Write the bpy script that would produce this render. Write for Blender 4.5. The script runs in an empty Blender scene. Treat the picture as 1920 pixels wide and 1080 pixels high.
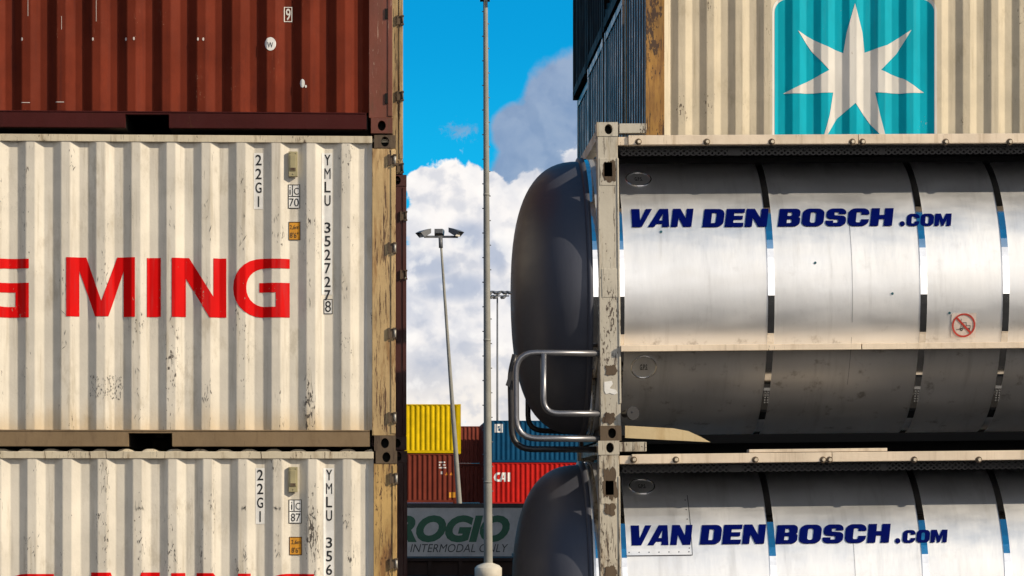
import bpy, bmesh, math, random
from mathutils import Vector, noise as mnoise
R = math.radians
random.seed(4)
SC = bpy.context.scene
COL = SC.collection
# ------------------------------------------------------------------ camera
F = 5200.0                     # focal length in pixels of the 1920 px wide photograph
CAMH = 1.99                    # eye height
HOR = 965.0                    # row of the horizon
PSI = math.atan(249 / F)       # the camera looks a little to the right of the stacks' normal
cam = bpy.data.cameras.new('camera')
cam.sensor_width = 36
cam.lens = F / 1920 * 36
cam.shift_y = (HOR - 540) / 1920
cam.clip_end = 5000
co = bpy.data.objects.new('camera', cam)
COL.objects.link(co)
co.location = (0, 0, CAMH)
co.rotation_euler = (R(90), 0, -PSI)
SC.camera = co

def at(px, py, Y):
    """pixel of the photograph on the plane y=Y  ->  world x, z"""
    u = (px - 960) / F
    t = Y / (math.cos(PSI) - u * math.sin(PSI))
    return t * (math.sin(PSI) + u * math.cos(PSI)), CAMH + t * (HOR - py) / F
def X(px, Y): return at(px, 0, Y)[0]
def Z(py, Y, px=960): return at(px, py, Y)[1]

# ------------------------------------------------------------------ light
AZ, EL = R(60), R(29)          # sun: right of the faces' normal, above the horizon
SUNDIR = Vector((math.sin(AZ) * math.cos(EL), -math.cos(AZ) * math.cos(EL), math.sin(EL)))
sl = bpy.data.lights.new('sun', 'SUN')
sl.energy = 4.6
sl.angle = R(0.5)
sl.color = (1.0, 0.87, 0.68)
so = bpy.data.objects.new('sun', sl)
COL.objects.link(so)
so.rotation_euler = SUNDIR.to_track_quat('Z', 'Y').to_euler()
so.location = (30, -30, 40)
vs = SC.view_settings
vs.view_transform = 'Standard'
vs.look = 'None'
vs.gamma = 1
vs.exposure = 0.06

# ------------------------------------------------------------------ node helper
class NT:
    def __init__(s, tree):
        s.t = tree; s.n = tree.nodes; s.l = tree.links
    def add(s, typ, ins=None, **kw):
        nd = s.n.new(typ)
        for k, v in kw.items(): setattr(nd, k, v)
        for k, v in (ins or {}).items():
            sk = nd.inputs[k]
            if isinstance(v, bpy.types.NodeSocket): s.l.new(v, sk)
            else: sk.default_value = v
        return nd
    def m(s, op, a, b=0.0, c=0.0, clamp=False):
        nd = s.n.new('ShaderNodeMath'); nd.operation = op; nd.use_clamp = clamp
        for i, v in enumerate((a, b, c)):
            if isinstance(v, bpy.types.NodeSocket): s.l.new(v, nd.inputs[i])
            else: nd.inputs[i].default_value = v
        return nd.outputs[0]
    def step(s, v, lo, hi, a=0.0, b=1.0, smooth=True):
        nd = s.n.new('ShaderNodeMapRange')
        nd.interpolation_type = 'SMOOTHSTEP' if smooth else 'LINEAR'
        for i, q in enumerate((v, lo, hi, a, b)):
            if isinstance(q, bpy.types.NodeSocket): s.l.new(q, nd.inputs[i])
            else: nd.inputs[i].default_value = q
        return nd.outputs[0]
    def mix(s, f, a, b, typ='MIX'):
        nd = s.n.new('ShaderNodeMix'); nd.data_type = 'RGBA'; nd.blend_type = typ
        for i, q in ((0, f), (6, a), (7, b)):
            if isinstance(q, bpy.types.NodeSocket): s.l.new(q, nd.inputs[i])
            elif i == 0: nd.inputs[i].default_value = q
            else: nd.inputs[i].default_value = (*q, 1) if len(q) == 3 else q
        return nd.outputs[2]
    def noise(s, vec, scale, detail=4, rough=.55, dist=0):
        nd = s.add('ShaderNodeTexNoise', {'Vector': vec, 'Scale': scale, 'Detail': detail, 'Roughness': rough, 'Distortion': dist})
        return nd.outputs[0]
    def scale(s, vec, v):
        nd = s.n.new('ShaderNodeVectorMath'); nd.operation = 'MULTIPLY'
        s.l.new(vec, nd.inputs[0]); nd.inputs[1].default_value = v
        return nd.outputs[0]

# ------------------------------------------------------------------ world: sky and clouds
W = bpy.data.worlds.new('World')
SC.world = W
W.use_nodes = True
w = NT(W.node_tree)
w.n.clear()
STR = 0.1
gen = w.add('ShaderNodeTexCoord').outputs['Generated']
sep = w.add('ShaderNodeSeparateXYZ', {0: gen})
dx, dy, dz = sep.outputs
az = w.m('ARCTAN2', dx, dy)
hl = w.m('SQRT', w.m('ADD', w.m('MULTIPLY', dx, dx), w.m('MULTIPLY', dy, dy)))
el = w.m('DIVIDE', dz, w.m('MAXIMUM', hl, .001))
# the low sky takes the deeper blue of the sky higher up
vz = w.m('MULTIPLY_ADD', w.m('MAXIMUM', dz, 0), 1.6, .32)
vec = w.add('ShaderNodeCombineXYZ', {0: dx, 1: dy, 2: vz}).outputs[0]
nv = w.add('ShaderNodeVectorMath', {0: vec}, operation='NORMALIZE').outputs[0]
sky = w.add('ShaderNodeTexSky', {0: nv}, sky_type='NISHITA', sun_disc=False, sun_elevation=EL, sun_rotation=R(120), air_density=1.0, dust_density=.2, ozone_density=1.5).outputs[0]
sky = w.mix(1.0, sky, (.03, 2.05, 2.5), 'MULTIPLY')
sky = w.mix(w.step(el, .25, 1.3, 0, .72), sky, (.25, .85, 1.9))
sky = w.mix(w.step(el, .11, .185, 1, 0), sky, w.mix(1.0, sky, (2.2, 1.22, 1.06), 'MULTIPLY'))
cv = w.add('ShaderNodeCombineXYZ', {0: az, 1: el, 2: 0.0}).outputs[0]
cn = w.noise(cv, 38, 7, .58, .25)
cn2 = w.noise(cv, 150, 5, .55)
fluff = w.m('ADD', w.m('MULTIPLY', w.m('SUBTRACT', cn, .5), 1.5), w.m('MULTIPLY', w.m('SUBTRACT', cn2, .5), .45))
def A_(px): return math.atan((px - 711) / F)
def E_(py): return (HOR - py) / F
def blob(px, py, rx, ry):
    a = w.m('DIVIDE', w.m('SUBTRACT', az, A_(px)), rx / F)
    b = w.m('DIVIDE', w.m('SUBTRACT', el, E_(py)), ry / F)
    return w.m('SUBTRACT', 1.0, w.m('SQRT', w.m('ADD', w.m('MULTIPLY', a, a), w.m('MULTIPLY', b, b))))
def union(bl):
    o = bl[0]
    for q in bl[1:]: o = w.m('SMOOTH_MAX', o, q, .08)
    return o
white = union([blob(850, 415, 105, 130), blob(797, 350, 42, 42), blob(905, 390, 60, 80), blob(1000, 445, 95, 118), blob(1080, 400, 75, 90), blob(850, 640, 900, 215), blob(600, 430, 150, 190), blob(190, 190, 430, 430), blob(1300, 400, 240, 260)])  # the big left blob is an unseen cloud, added for ribbed walls to reflect
grey = union([blob(1055, 220, 92, 122), blob(975, 250, 62, 62), blob(1010, 320, 105, 78), blob(1120, 260, 120, 180)])
mw = w.step(w.m('ADD', white, w.m('MULTIPLY', fluff, .80)), .0, .09)
cn3 = w.noise(cv, 420, 6, .65, .4)
wisp = w.m('ADD', blob(866, 246, 62, 26), w.m('ADD', w.m('MULTIPLY', w.m('SUBTRACT', cn3, .5), 2.6), w.m('MULTIPLY', fluff, .6)))
mwisp = w.m('MULTIPLY', w.step(wisp, .30, 1.1), .55)
off = w.add('ShaderNodeVectorMath', {0: cv, 1: (.0030, .0042, 0)}, operation='ADD').outputs[0]
relief = w.m('SUBTRACT', w.noise(cv, 95, 5, .52, .2), w.noise(off, 95, 5, .52, .2))
relief = w.m('ADD', relief, w.m('MULTIPLY', w.m('SUBTRACT', w.noise(cv, 34, 3, .5), w.noise(off, 34, 3, .5)), 1.6))
mg = w.step(w.m('ADD', grey, w.m('MULTIPLY', fluff, .45)), .0, .22)
# the rest of the sky: banks of cloud low down, open blue higher up
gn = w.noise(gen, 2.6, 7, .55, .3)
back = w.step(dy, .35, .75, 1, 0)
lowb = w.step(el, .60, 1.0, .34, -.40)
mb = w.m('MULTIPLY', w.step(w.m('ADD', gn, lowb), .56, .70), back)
shade = w.noise(cv, 17, 5, .55, .2)
shade2 = w.noise(cv, 60, 5, .5, .2)
sh = w.step(w.m('ADD', w.m('MULTIPLY', shade, .7), w.m('MULTIPLY', shade2, .3)), .40, .62)
patch = union([blob(800, 500, 75, 42), blob(880, 440, 55, 40), blob(840, 540, 120, 40), blob(930, 480, 40, 40), blob(800, 700, 90, 70)])
sh = w.m('MAXIMUM', w.m('MULTIPLY', sh, .75), w.step(w.m('ADD', patch, w.m('MULTIPLY', fluff, .5)), -.15, .75))
lows = w.step(el, E_(560), E_(400), 0, 1)
cw = w.mix(w.m('MULTIPLY', sh, .9), (9.7, 9.3, 9.0), (4.3, 4.9, 6.2))
cw = w.mix(w.step(el, E_(780), E_(600), .55, 0), cw, (9.3, 8.5, 7.5))
cg = w.mix(w.step(cn, .35, .65), (2.3, 3.15, 4.9), (3.3, 4.1, 5.6))
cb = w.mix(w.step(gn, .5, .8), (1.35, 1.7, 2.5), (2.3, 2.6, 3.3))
refl_bank = w.m('DIVIDE', w.m('SUBTRACT', w.m('MULTIPLY', dx, .14), w.m('MULTIPLY', dy, .99)), w.m('MAXIMUM', hl, .001))  # bright cloud behind the camera, narrowed and brightened for the tank's reflections
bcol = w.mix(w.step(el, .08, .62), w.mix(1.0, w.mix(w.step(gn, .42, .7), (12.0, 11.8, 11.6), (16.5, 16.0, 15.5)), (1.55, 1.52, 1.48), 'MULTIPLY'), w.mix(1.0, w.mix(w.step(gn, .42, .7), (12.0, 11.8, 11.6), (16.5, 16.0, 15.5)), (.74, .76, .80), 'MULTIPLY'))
cb = w.mix(w.step(refl_bank, .90, .975, 0, 1), cb, bcol)
cw = w.mix(w.step(relief, .0, -.26, 0, .42), cw, (3.6, 4.2, 5.5))
cw = w.mix(w.step(relief, .02, .24, 0, .5), cw, (10.2, 9.9, 9.5))
cg = w.mix(w.step(relief, .0, -.25, 0, .4), cg, (1.9, 2.7, 4.4))
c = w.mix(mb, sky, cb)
c = w.mix(mwisp, c, cg)
c = w.mix(w.m('MULTIPLY', mg, .93), c, cg)
c = w.mix(mw, c, cw)
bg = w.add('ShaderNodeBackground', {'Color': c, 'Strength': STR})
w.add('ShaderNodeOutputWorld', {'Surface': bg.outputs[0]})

# ------------------------------------------------------------------ materials
MATS = {}
def newmat(name):
    mt = bpy.data.materials.new(name); mt.use_nodes = True
    t = NT(mt.node_tree); t.n.clear()
    p = t.add('ShaderNodeBsdfPrincipled')
    t.add('ShaderNodeOutputMaterial', {'Surface': p.outputs[0]})
    MATS[name] = mt
    return mt, t, p
def rnd_coord(t):
    c = t.add('ShaderNodeTexCoord').outputs['Object']
    r = t.add('ShaderNodeObjectInfo').outputs['Random']
    rv = t.add('ShaderNodeCombineXYZ', {0: t.m('MULTIPLY', r, 37.0), 1: t.m('MULTIPLY', r, 11.0), 2: 0.0}).outputs[0]
    return c, t.add('ShaderNodeVectorMath', {0: c, 1: rv}, operation='ADD').outputs[0]
def paint(name, base, dirt=(.20, .15, .09), rust=(.07, .028, .012), chip=.5, streak=.35, blotch=.12, rough=.5, stain=None, stain_z=(.17, .55), metal=0, spec=.4, edge_y=None, chipscale=1.0, stainamt=.7, zstreak=.9, big=0):
    mt, t, p = newmat(name)
    c0, c = rnd_coord(t)
    n1 = t.noise(c, 1.7, 6, .6)
    col = t.mix(t.step(n1, .3, .7), tuple(v * (1 - blotch) for v in base), tuple(min(1, v * (1 + blotch)) for v in base))
    st = t.noise(t.scale(c, (17, 17, zstreak)), 1, 5, .65)
    col = t.mix(t.m('MULTIPLY', t.step(st, .5, .78), streak), col, dirt)
    n3 = t.noise(t.scale(c, (5, 5, 2.2)), 1, 6, .7)
    col = t.mix(t.m('MULTIPLY', t.step(n3, .54, .72), streak * .7), col, dirt)
    if stain:
        z = t.add('ShaderNodeSeparateXYZ', {0: c0}).outputs[2]
        nz = t.noise(t.scale(c, (6, 6, 1.5)), 1, 4)
        zz = t.m('ADD', z, t.m('MULTIPLY', t.m('SUBTRACT', nz, .5), .45))
        f = t.step(zz, stain_z[0], stain_z[1], stainamt, 0)
        col = t.mix(f, col, stain, 'MIX')
    if chip:
        k = chipscale
        ca = t.noise(t.scale(c, (60 * k, 60 * k, 22 * k)), 1, 3, .6)
        cb_ = t.noise(t.scale(c, (4.5, 4.5, 1.8)), 1, 4, .6)
        cc = t.noise(t.scale(c, (190 * k, 190 * k, 9 * k)), 1, 2, .5)
        f = t.m('ADD', ca, t.m('MULTIPLY', t.m('SUBTRACT', cb_, .5), 1.1))
        th = .84 - .12 * chip
        f1 = t.step(f, th, th + .05)
        f2 = t.m('MULTIPLY', t.step(t.m('ADD', cc, t.m('MULTIPLY', t.m('SUBTRACT', cb_, .5), .8)), .80 - .08 * chip, .86 - .08 * chip), .8)
        f = t.m('MAXIMUM', f1, f2)
        if big:
            hv = t.noise(t.scale(c, (9, 9, 1.6)), 1, 6, .65)
            col = t.mix(t.step(hv, .60 - .12 * big, .78 - .12 * big, 0, .85), col, dirt)
            bb = t.noise(t.scale(c, (34, 34, 2.4)), 1, 7, .72)
            b2 = t.noise(t.scale(c, (38, 38, 3.0)), 1, 5, .7)
            f = t.m('MAXIMUM', f, t.step(bb, .66 - .10 * big, .69 - .10 * big))
            f = t.m('MAXIMUM', f, t.m('MULTIPLY', t.step(b2, .66 - .08 * big, .74 - .08 * big), .65))
        if edge_y is not None:      # wear on the ribs that stand out
            yy = t.add('ShaderNodeSeparateXYZ', {0: c0}).outputs[1]
            f = t.m('MULTIPLY', f, t.step(yy, edge_y + .002, edge_y + .02, 1, .12))
        col = t.mix(t.m('MULTIPLY', f, .9), col, rust)
    t.l.new(col, p.inputs['Base Color'])
    ro = t.step(n3, .3, .7, rough - .08, min(1, rough + .15))
    t.l.new(ro, p.inputs['Roughness'])
    p.inputs['Metallic'].default_value = metal
    p.inputs['Specular IOR Level'].default_value = spec
    b = t.add('ShaderNodeBump', {'Strength': .12, 'Distance': .01, 'Height': t.noise(c, 45, 4)})
    t.l.new(b.outputs[0], p.inputs['Normal'])
    return mt
WDEP = .036
EDGE = -1.213
paint('white_wall', (.655, .60, .505), dirt=(.34, .28, .19), rust=(.035, .025, .02), chip=.95, streak=.62, rough=.5, stain=(.50, .33, .13), stain_z=(.10, .44), stainamt=.55, edge_y=EDGE)
paint('white_rail', (.60, .52, .38), dirt=(.22, .14, .06), rust=(.05, .022, .01), chip=.8, streak=.5, big=0.35)
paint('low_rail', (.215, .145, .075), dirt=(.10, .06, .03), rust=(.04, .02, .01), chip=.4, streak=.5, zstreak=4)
paint('white_post', (.52, .36, .17), dirt=(.25, .125, .038), rust=(.07, .028, .012), chip=1.25, streak=.8, blotch=.22, chipscale=.8, big=1.0)
paint('white_post_rusty', (.50, .32, .115), dirt=(.22, .10, .03), rust=(.06, .022, .01), chip=1.5, streak=1.0, blotch=.25, chipscale=.7, big=1.15)
paint('casting_rust', (.11, .075, .045), dirt=(.05, .03, .02), rust=(.03, .014, .008), chip=1.0, streak=.7, rough=.7, big=0.80)
paint('red_wall', (.142, .024, .011), dirt=(.07, .016, .012), rust=(.30, .13, .08), chip=.45, streak=.55, rough=.6, blotch=.2, edge_y=EDGE, spec=.06)
paint('red_rail', (.055, .010, .009), dirt=(.03, .01, .008), chip=.2, streak=.3, spec=.1)
paint('red_post', (.15, .04, .022), dirt=(.10, .045, .02), rust=(.36, .22, .16), chip=.75, streak=.75, blotch=.2, big=0.30)
paint('tan_post', (.44, .31, .15), dirt=(.20, .11, .045), rust=(.05, .025, .012), chip=1.2, streak=.9, blotch=.2, big=1.0)
paint('maroon_dark', (.06, .014, .010), dirt=(.04, .012, .01), chip=.3, streak=.4)
paint('maersk_wall', (.56, .48, .345), dirt=(.27, .21, .12), rust=(.06, .035, .02), chip=.6, streak=.5, stain=(.40, .26, .08), stain_z=(.2, .8), stainamt=.4, edge_y=EDGE)
paint('rusty_yellow', (.34, .175, .035), dirt=(.17, .07, .015), rust=(.035, .015, .008), chip=1.6, streak=.9, blotch=.25, chipscale=.7, big=0.90)
paint('dark_grey_wall', (.085, .062, .052), dirt=(.03, .025, .02), chip=.2, streak=.3, rough=.30, spec=.42)
paint('black_wall', (.030, .020, .017), dirt=(.01, .008, .008), chip=.2, streak=.3, rough=.6, spec=.04)
paint('tank_post', (.50, .455, .37), dirt=(.30, .23, .14), rust=(.05, .028, .018), chip=1.35, streak=.5, blotch=.12, big=0.55)
paint('tank_post_low', (.47, .42, .33), dirt=(.25, .17, .09), rust=(.045, .024, .015), chip=1.7, streak=.65, blotch=.16, big=0.85)
paint('alu_rail', (.74, .61, .46), dirt=(.36, .25, .14), rust=(.10, .05, .02), chip=.3, streak=.5, metal=.15, rough=.45)
paint('cream_plate', (.58, .45, .25), dirt=(.36, .20, .06), rust=(.10, .05, .02), chip=.4, streak=.4)
paint('yellow_wall', (.66, .45, .002), spec=.1, dirt=(.30, .19, .01), chip=.3, streak=.25)
paint('brown_wall', (.16, .030, .017), spec=.1, dirt=(.09, .028, .018), chip=.3, streak=.3)
paint('brown_wall_pale', (.18, .038, .024), spec=.1, dirt=(.11, .03, .02), chip=.3, streak=.3)
paint('blue_wall', (.002, .058, .135), spec=.1, dirt=(.006, .05, .10), chip=.2, streak=.25)
paint('scarlet_wall', (.47, .012, .008), spec=.1, dirt=(.33, .02, .015), chip=.2, streak=.25)
paint('grey_curtain', (.46, .445, .42), dirt=(.30, .29, .27), chip=.1, streak=.35)
paint('charcoal', (.018, .017, .017), chip=.2, streak=.3, dirt=(.03, .025, .02))
paint('concrete', (.56, .51, .42), dirt=(.34, .30, .23), chip=.3, streak=.3, rust=(.2, .17, .12), rough=.85)
paint('galvanised', (.27, .262, .23), dirt=(.2, .19, .17), chip=.2, streak=.4, metal=0, rough=.6, zstreak=.3, spec=.2)
paint('lamp_dark', (.13, .135, .145), chip=.2, streak=.3, dirt=(.05, .05, .05))
paint('lamp_pale', (.55, .53, .48), chip=.2, streak=.3, dirt=(.4, .36, .3))
paint('asphalt', (.035, .033, .032), dirt=(.025, .024, .023), rust=(.06, .055, .05), chip=.6, streak=.3, rough=.95, spec=.03)
def plain(name, base, rough=.5, metal=0, spec=.4):
    mt, t, p = newmat(name)
    c0, c = rnd_coord(t)
    n = t.noise(c, 9, 5, .6)
    col = t.mix(t.step(n, .3, .72), tuple(v * .86 for v in base), tuple(min(1, v * 1.1) for v in base))
    t.l.new(col, p.inputs['Base Color'])
    p.inputs['Roughness'].default_value = rough
    p.inputs['Metallic'].default_value = metal
    p.inputs['Specular IOR Level'].default_value = spec
    return mt
def worn(name, base, amt=.5, rough=.5):
    """lettering paint with small flakes missing (shows pale primer below)"""
    mt, t, p = newmat(name)
    c0, c = rnd_coord(t)
    n = t.noise(t.scale(c, (70, 70, 28)), 1, 4, .6)
    n2 = t.noise(t.scale(c, (6, 6, 2)), 1, 3)
    f = t.step(t.m('ADD', n, t.m('MULTIPLY', t.m('SUBTRACT', n2, .5), .8)), .86 - .1 * amt, .9 - .1 * amt)
    col = t.mix(t.step(n2, .3, .7), tuple(v * .85 for v in base), base)
    fd = t.noise(t.scale(c, (16, 16, 1.1)), 1, 5, .65)
    col = t.mix(t.m('MULTIPLY', t.step(fd, .48, .76), .35 * amt), col, tuple(v * .55 + .06 for v in base))
    col = t.mix(f, col, (.35, .28, .21))
    t.l.new(col, p.inputs['Base Color'])
    p.inputs['Roughness'].default_value = rough
    p.inputs['Specular IOR Level'].default_value = .07
    return mt
worn('red_letter', (.66, .003, .003), 1.25)
worn('white_letter', (.72, .69, .63), .5)
worn('teal_letter', (.0008, .39, .50), .6)
plain('black_letter', (.012, .012, .012))
plain('placard_white', (.76, .74, .70))
plain('placard_orange', (.62, .27, .015))
plain('navy_letter', (.000, .003, .085), .4, 0, .06)
plain('green_letter', (.010, .10, .050))
plain('grey_letter', (.035, .036, .035))
plain('olive_metal', (.36, .31, .17), .5)
plain('shade_black', (.004, .004, .004), .9)  # black that paints the dark inside holes, slots and under the tanks
plain('galv_bright', (.42, .39, .34), .5, .3)
plain('tube_steel', (.20, .20, .215), .36, .7)
plain('tube_dark', (.035, .034, .036), .4, .3)
plain('plug_teal', (.02, .10, .13))
plain('sticker_red', (.50, .05, .035))
plain('pale_pink', (.66, .56, .50))
plain('orange_mark', (.60, .20, .01))
plain('under_dark', (.016, .013, .012), .8)
plain('grating', (.035, .033, .033), .5, .4)
plain('screw', (.55, .46, .34), .35, .6)
# brushed stainless cladding
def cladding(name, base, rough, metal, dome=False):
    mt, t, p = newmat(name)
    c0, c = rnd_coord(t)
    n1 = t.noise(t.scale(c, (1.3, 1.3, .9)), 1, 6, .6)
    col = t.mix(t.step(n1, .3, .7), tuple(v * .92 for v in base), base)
    if not dome:
        s1 = t.noise(t.scale(c, (9, 1.2, 1.2)), 1, 5, .6)
        col = t.mix(t.m('MULTIPLY', t.step(s1, .52, .75), .30), col, (.40, .385, .365))
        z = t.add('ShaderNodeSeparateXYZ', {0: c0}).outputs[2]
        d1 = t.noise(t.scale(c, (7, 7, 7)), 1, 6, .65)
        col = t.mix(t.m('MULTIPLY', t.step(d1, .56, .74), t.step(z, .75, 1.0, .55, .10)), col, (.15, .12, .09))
        sc = t.noise(t.scale(c, (55, 8, 3.5)), 1, 3, .55)
        sm = t.noise(t.scale(c, (1.6, 1, 1.5)), 1, 3)
        col = t.mix(t.m('MULTIPLY', t.step(t.m('ADD', sc, t.m('MULTIPLY', t.m('SUBTRACT', sm, .5), .7)), .74, .80), .6), col, (.85, .83, .8))
    t.l.new(col, p.inputs['Base Color'])
    r1 = t.noise(t.scale(c, (1.5, 1.5, 5)), 1, 5, .6)
    t.l.new(t.step(r1, .25, .75, rough - .06, rough + .09), p.inputs['Roughness'])
    p.inputs['Metallic'].default_value = metal
    if dome: p.inputs['Specular IOR Level'].default_value = .1
    fine = t.noise(t.scale(c, (2.5, 180, 180)), 1, 3, .6)
    wav = t.noise(t.scale(c, (4.5, 1.3, 1.3)), 1, 4)
    h = t.m('ADD', t.m('MULTIPLY', fine, .012), t.m('MULTIPLY', wav, .42))
    b = t.add('ShaderNodeBump', {'Strength': .35, 'Distance': .03, 'Height': h})
    t.l.new(b.outputs[0], p.inputs['Normal'])
cladding('clad', (.82, .815, .81), .47, .88)
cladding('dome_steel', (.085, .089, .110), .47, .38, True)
plain('band_polish', (.80, .79, .78), .07, 1.0)

# ------------------------------------------------------------------ mesh helpers
def link(name, me, mat=None, parent=None):
    o = bpy.data.objects.new(name, me)
    COL.objects.link(o)
    if mat:
        for q in (mat if isinstance(mat, (list, tuple)) else [mat]): me.materials.append(MATS[q])
    if parent: o.parent = parent
    return o
class MB:
    def __init__(s): s.v = []; s.f = []; s.mi = []; s.sm = []
    def quad(s, pts, mi=0, sm=False):
        n = len(s.v); s.v += [tuple(q) for q in pts]
        s.f.append(tuple(range(n, n + len(pts)))); s.mi.append(mi); s.sm.append(sm)
    def box(s, x0, x1, y0, y1, z0, z1, mi=0):
        n = len(s.v)
        s.v += [(x, y, z) for z in (z0, z1) for y in (y0, y1) for x in (x0, x1)]
        for f in ((0, 2, 3, 1), (4, 5, 7, 6), (0, 1, 5, 4), (2, 6, 7, 3), (0, 4, 6, 2), (1, 3, 7, 5)):
            s.f.append(tuple(n + i for i in f)); s.mi.append(mi); s.sm.append(False)
        return s
    def grid(s, rows, mi=0, sm=True, closed=False):
        n = len(s.v); c = len(rows[0])
        for r in rows: s.v += [tuple(q) for q in r]
        for i in range(len(rows) - 1):
            for j in range(c if closed else c - 1):
                k = (j + 1) % c
                s.f.append((n + i * c + j, n + i * c + k, n + (i + 1) * c + k, n + (i + 1) * c + j)); s.mi.append(mi); s.sm.append(sm)
        return s
    def cyl(s, p0, p1, r0, r1=None, n=16, mi=0, cap=True):
        r1 = r0 if r1 is None else r1
        p0 = Vector(p0); p1 = Vector(p1); d = (p1 - p0).normalized()
        a = d.orthogonal().normalized(); b = d.cross(a)
        ring = lambda p, r: [p + (a * math.cos(2 * math.pi * i / n) + b * math.sin(2 * math.pi * i / n)) * r for i in range(n)]
        r_0, r_1 = ring(p0, r0), ring(p1, r1)
        s.grid([r_0, r_1], mi, True, True)
        if cap:
            s.quad(r_0[::-1], mi); s.quad(r_1, mi)
        return s
    def tube(s, pts, r, fil=.1, n=12, mi=0):
        pts = [Vector(p) for p in pts]
        path = [pts[0]]
        for i in range(1, len(pts) - 1):
            a, p, b = pts[i - 1], pts[i], pts[i + 1]
            d = min(fil, (a - p).length * .49, (b - p).length * .49)
            q0 = p + (a - p).normalized() * d; q1 = p + (b - p).normalized() * d
            for k in range(7):
                u = k / 6
                path.append(q0 * (1 - u) ** 2 + p * 2 * u * (1 - u) + q1 * u * u)
        path.append(pts[-1])
        t0 = (path[1] - path[0]).normalized()
        nrm = t0.orthogonal().normalized()
        rows = []
        for i, p in enumerate(path):
            t = ((path[min(i + 1, len(path) - 1)] - p).normalized() + (p - path[max(i - 1, 0)]).normalized())
            t = t.normalized() if t.length > 1e-6 else t0
            nrm = (nrm - t * nrm.dot(t)).normalized()
            bn = t.cross(nrm)
            rows.append([p + (nrm * math.cos(2 * math.pi * k / n) + bn * math.sin(2 * math.pi * k / n)) * r for k in range(n)])
        s.grid(rows, mi, True, True)
        s.quad(rows[0][::-1], mi); s.quad(rows[-1], mi)
        return s
    def lathe(s, prof, c=(0, 0, 0), n=32, mi=0):
        rows = [[(c[0] + r * math.cos(2 * math.pi * i / n), c[1] + r * math.sin(2 * math.pi * i / n), c[2] + z) for i in range(n)] for r, z in prof]
        s.grid(rows, mi, True, True)
        s.quad(rows[0][::-1], mi); s.quad(rows[-1], mi)
        return s
    def holed(s, x0, x1, z0, z1, y, cx, cz, rx, rz, depth, n=24, mi=0, hmi=1):
        """front plate in the plane y with an oval hole, its tunnel and a dark back"""
        out, inn = [], []
        for i in range(n):
            a = 2 * math.pi * i / n; ca, sa = math.cos(a), math.sin(a)
            k = min(((x1 - cx) if ca > 0 else (cx - x0)) / max(abs(ca), 1e-6), ((z1 - cz) if sa > 0 else (cz - z0)) / max(abs(sa), 1e-6))
            out.append((cx + ca * k, y, cz + sa * k)); inn.append((cx + rx * ca, y, cz + rz * sa))
        # pull the nearest ring vertex onto each rectangle corner
        for (qx, qz) in ((x0, z0), (x1, z0), (x0, z1), (x1, z1)):
            j = min(range(n), key=lambda i: (out[i][0] - qx) ** 2 + (out[i][2] - qz) ** 2)
            out[j] = (qx, y, qz)
        bk = [(p[0], y + depth, p[2]) for p in inn]
        s.grid([out, inn], mi, False, True); s.grid([inn, bk], mi, False, True)
        s.quad(bk, hmi)
    def build(s, name, mat, parent=None, bevel=0, weld=True):
        me = bpy.data.meshes.new(name)
        me.from_pydata(s.v, [], s.f)
        me.polygons.foreach_set('material_index', s.mi)
        me.polygons.foreach_set('use_smooth', s.sm)
        bm = bmesh.new(); bm.from_mesh(me)
        if weld: bmesh.ops.remove_doubles(bm, verts=bm.verts, dist=1e-5)
        bmesh.ops.recalc_face_normals(bm, faces=bm.faces)
        if bevel:
            bmesh.ops.bevel(bm, geom=[e for e in bm.edges if e.is_manifold and e.calc_face_angle(0) > .6], offset=bevel, segments=2, affect='EDGES', profile=.5)
        bm.to_mesh(me); bm.free()
        return link(name, me, mat, parent)
def tag(o, label, cat, group=None, kind=None):
    if label: o['label'] = label
    if cat: o['category'] = cat
    if group: o['group'] = group
    if kind: o['kind'] = kind
    return o
def thing(name, loc, label, cat, group=None, rot=(0, 0, 0)):
    o = bpy.data.objects.new(name, None); COL.objects.link(o)
    o.location = loc; o.rotation_euler = rot; o.empty_display_size = .3
    return tag(o, label, cat, group)
KIDS = {}
def copy_tree(o, loc=None, label=None, parent=None, group=None, cat=None):
    c = o.copy(); COL.objects.link(c)
    if parent is not None: c.parent = parent
    for ch in [q for q in bpy.data.objects if q.parent == o]: copy_tree(ch, parent=c)
    if loc is not None: c.location = loc
    if label: c['label'] = label
    if group: c['group'] = group
    return c

# ---- flat drawings (letters, signs) that are then laid onto a surface
def fillet(pts):
    out = []
    n = len(pts)
    for i, p in enumerate(pts):
        if len(p) == 2: out.append(p); continue
        r = p[2]; P = Vector(p[:2])
        a = Vector(pts[i - 1][:2]) - P; b = Vector(pts[(i + 1) % n][:2]) - P
        d = min(r, a.length * .5, b.length * .5) if False else min(r, a.length, b.length)
        q0 = P + a.normalized() * d; q1 = P + b.normalized() * d
        for k in range(8):
            u = k / 7
            # close to a circular arc
            wgt = .70710678
            den = (1 - u) ** 2 + 2 * u * (1 - u) * wgt + u * u
            q = (q0 * (1 - u) ** 2 + P * (2 * u * (1 - u) * wgt) + q1 * u * u) / den
            out.append((q.x, q.y))
    return out
def loops_mesh(loops):
    cu = bpy.data.curves.new('d', 'CURVE'); cu.dimensions = '2D'; cu.fill_mode = 'BOTH'
    for lp in loops:
        sp = cu.splines.new('POLY'); sp.points.add(len(lp) - 1); sp.use_cyclic_u = True
        for i, (x, y) in enumerate(lp): sp.points[i].co = (x, y, 0, 1)
    o = bpy.data.objects.new('d', cu)
    me = o.to_mesh()
    r = ([(v.co.x, v.co.y) for v in me.vertices], [tuple(p.vertices) for p in me.polygons])
    o.to_mesh_clear(); bpy.data.objects.remove(o); bpy.data.curves.remove(cu)
    return r
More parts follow.
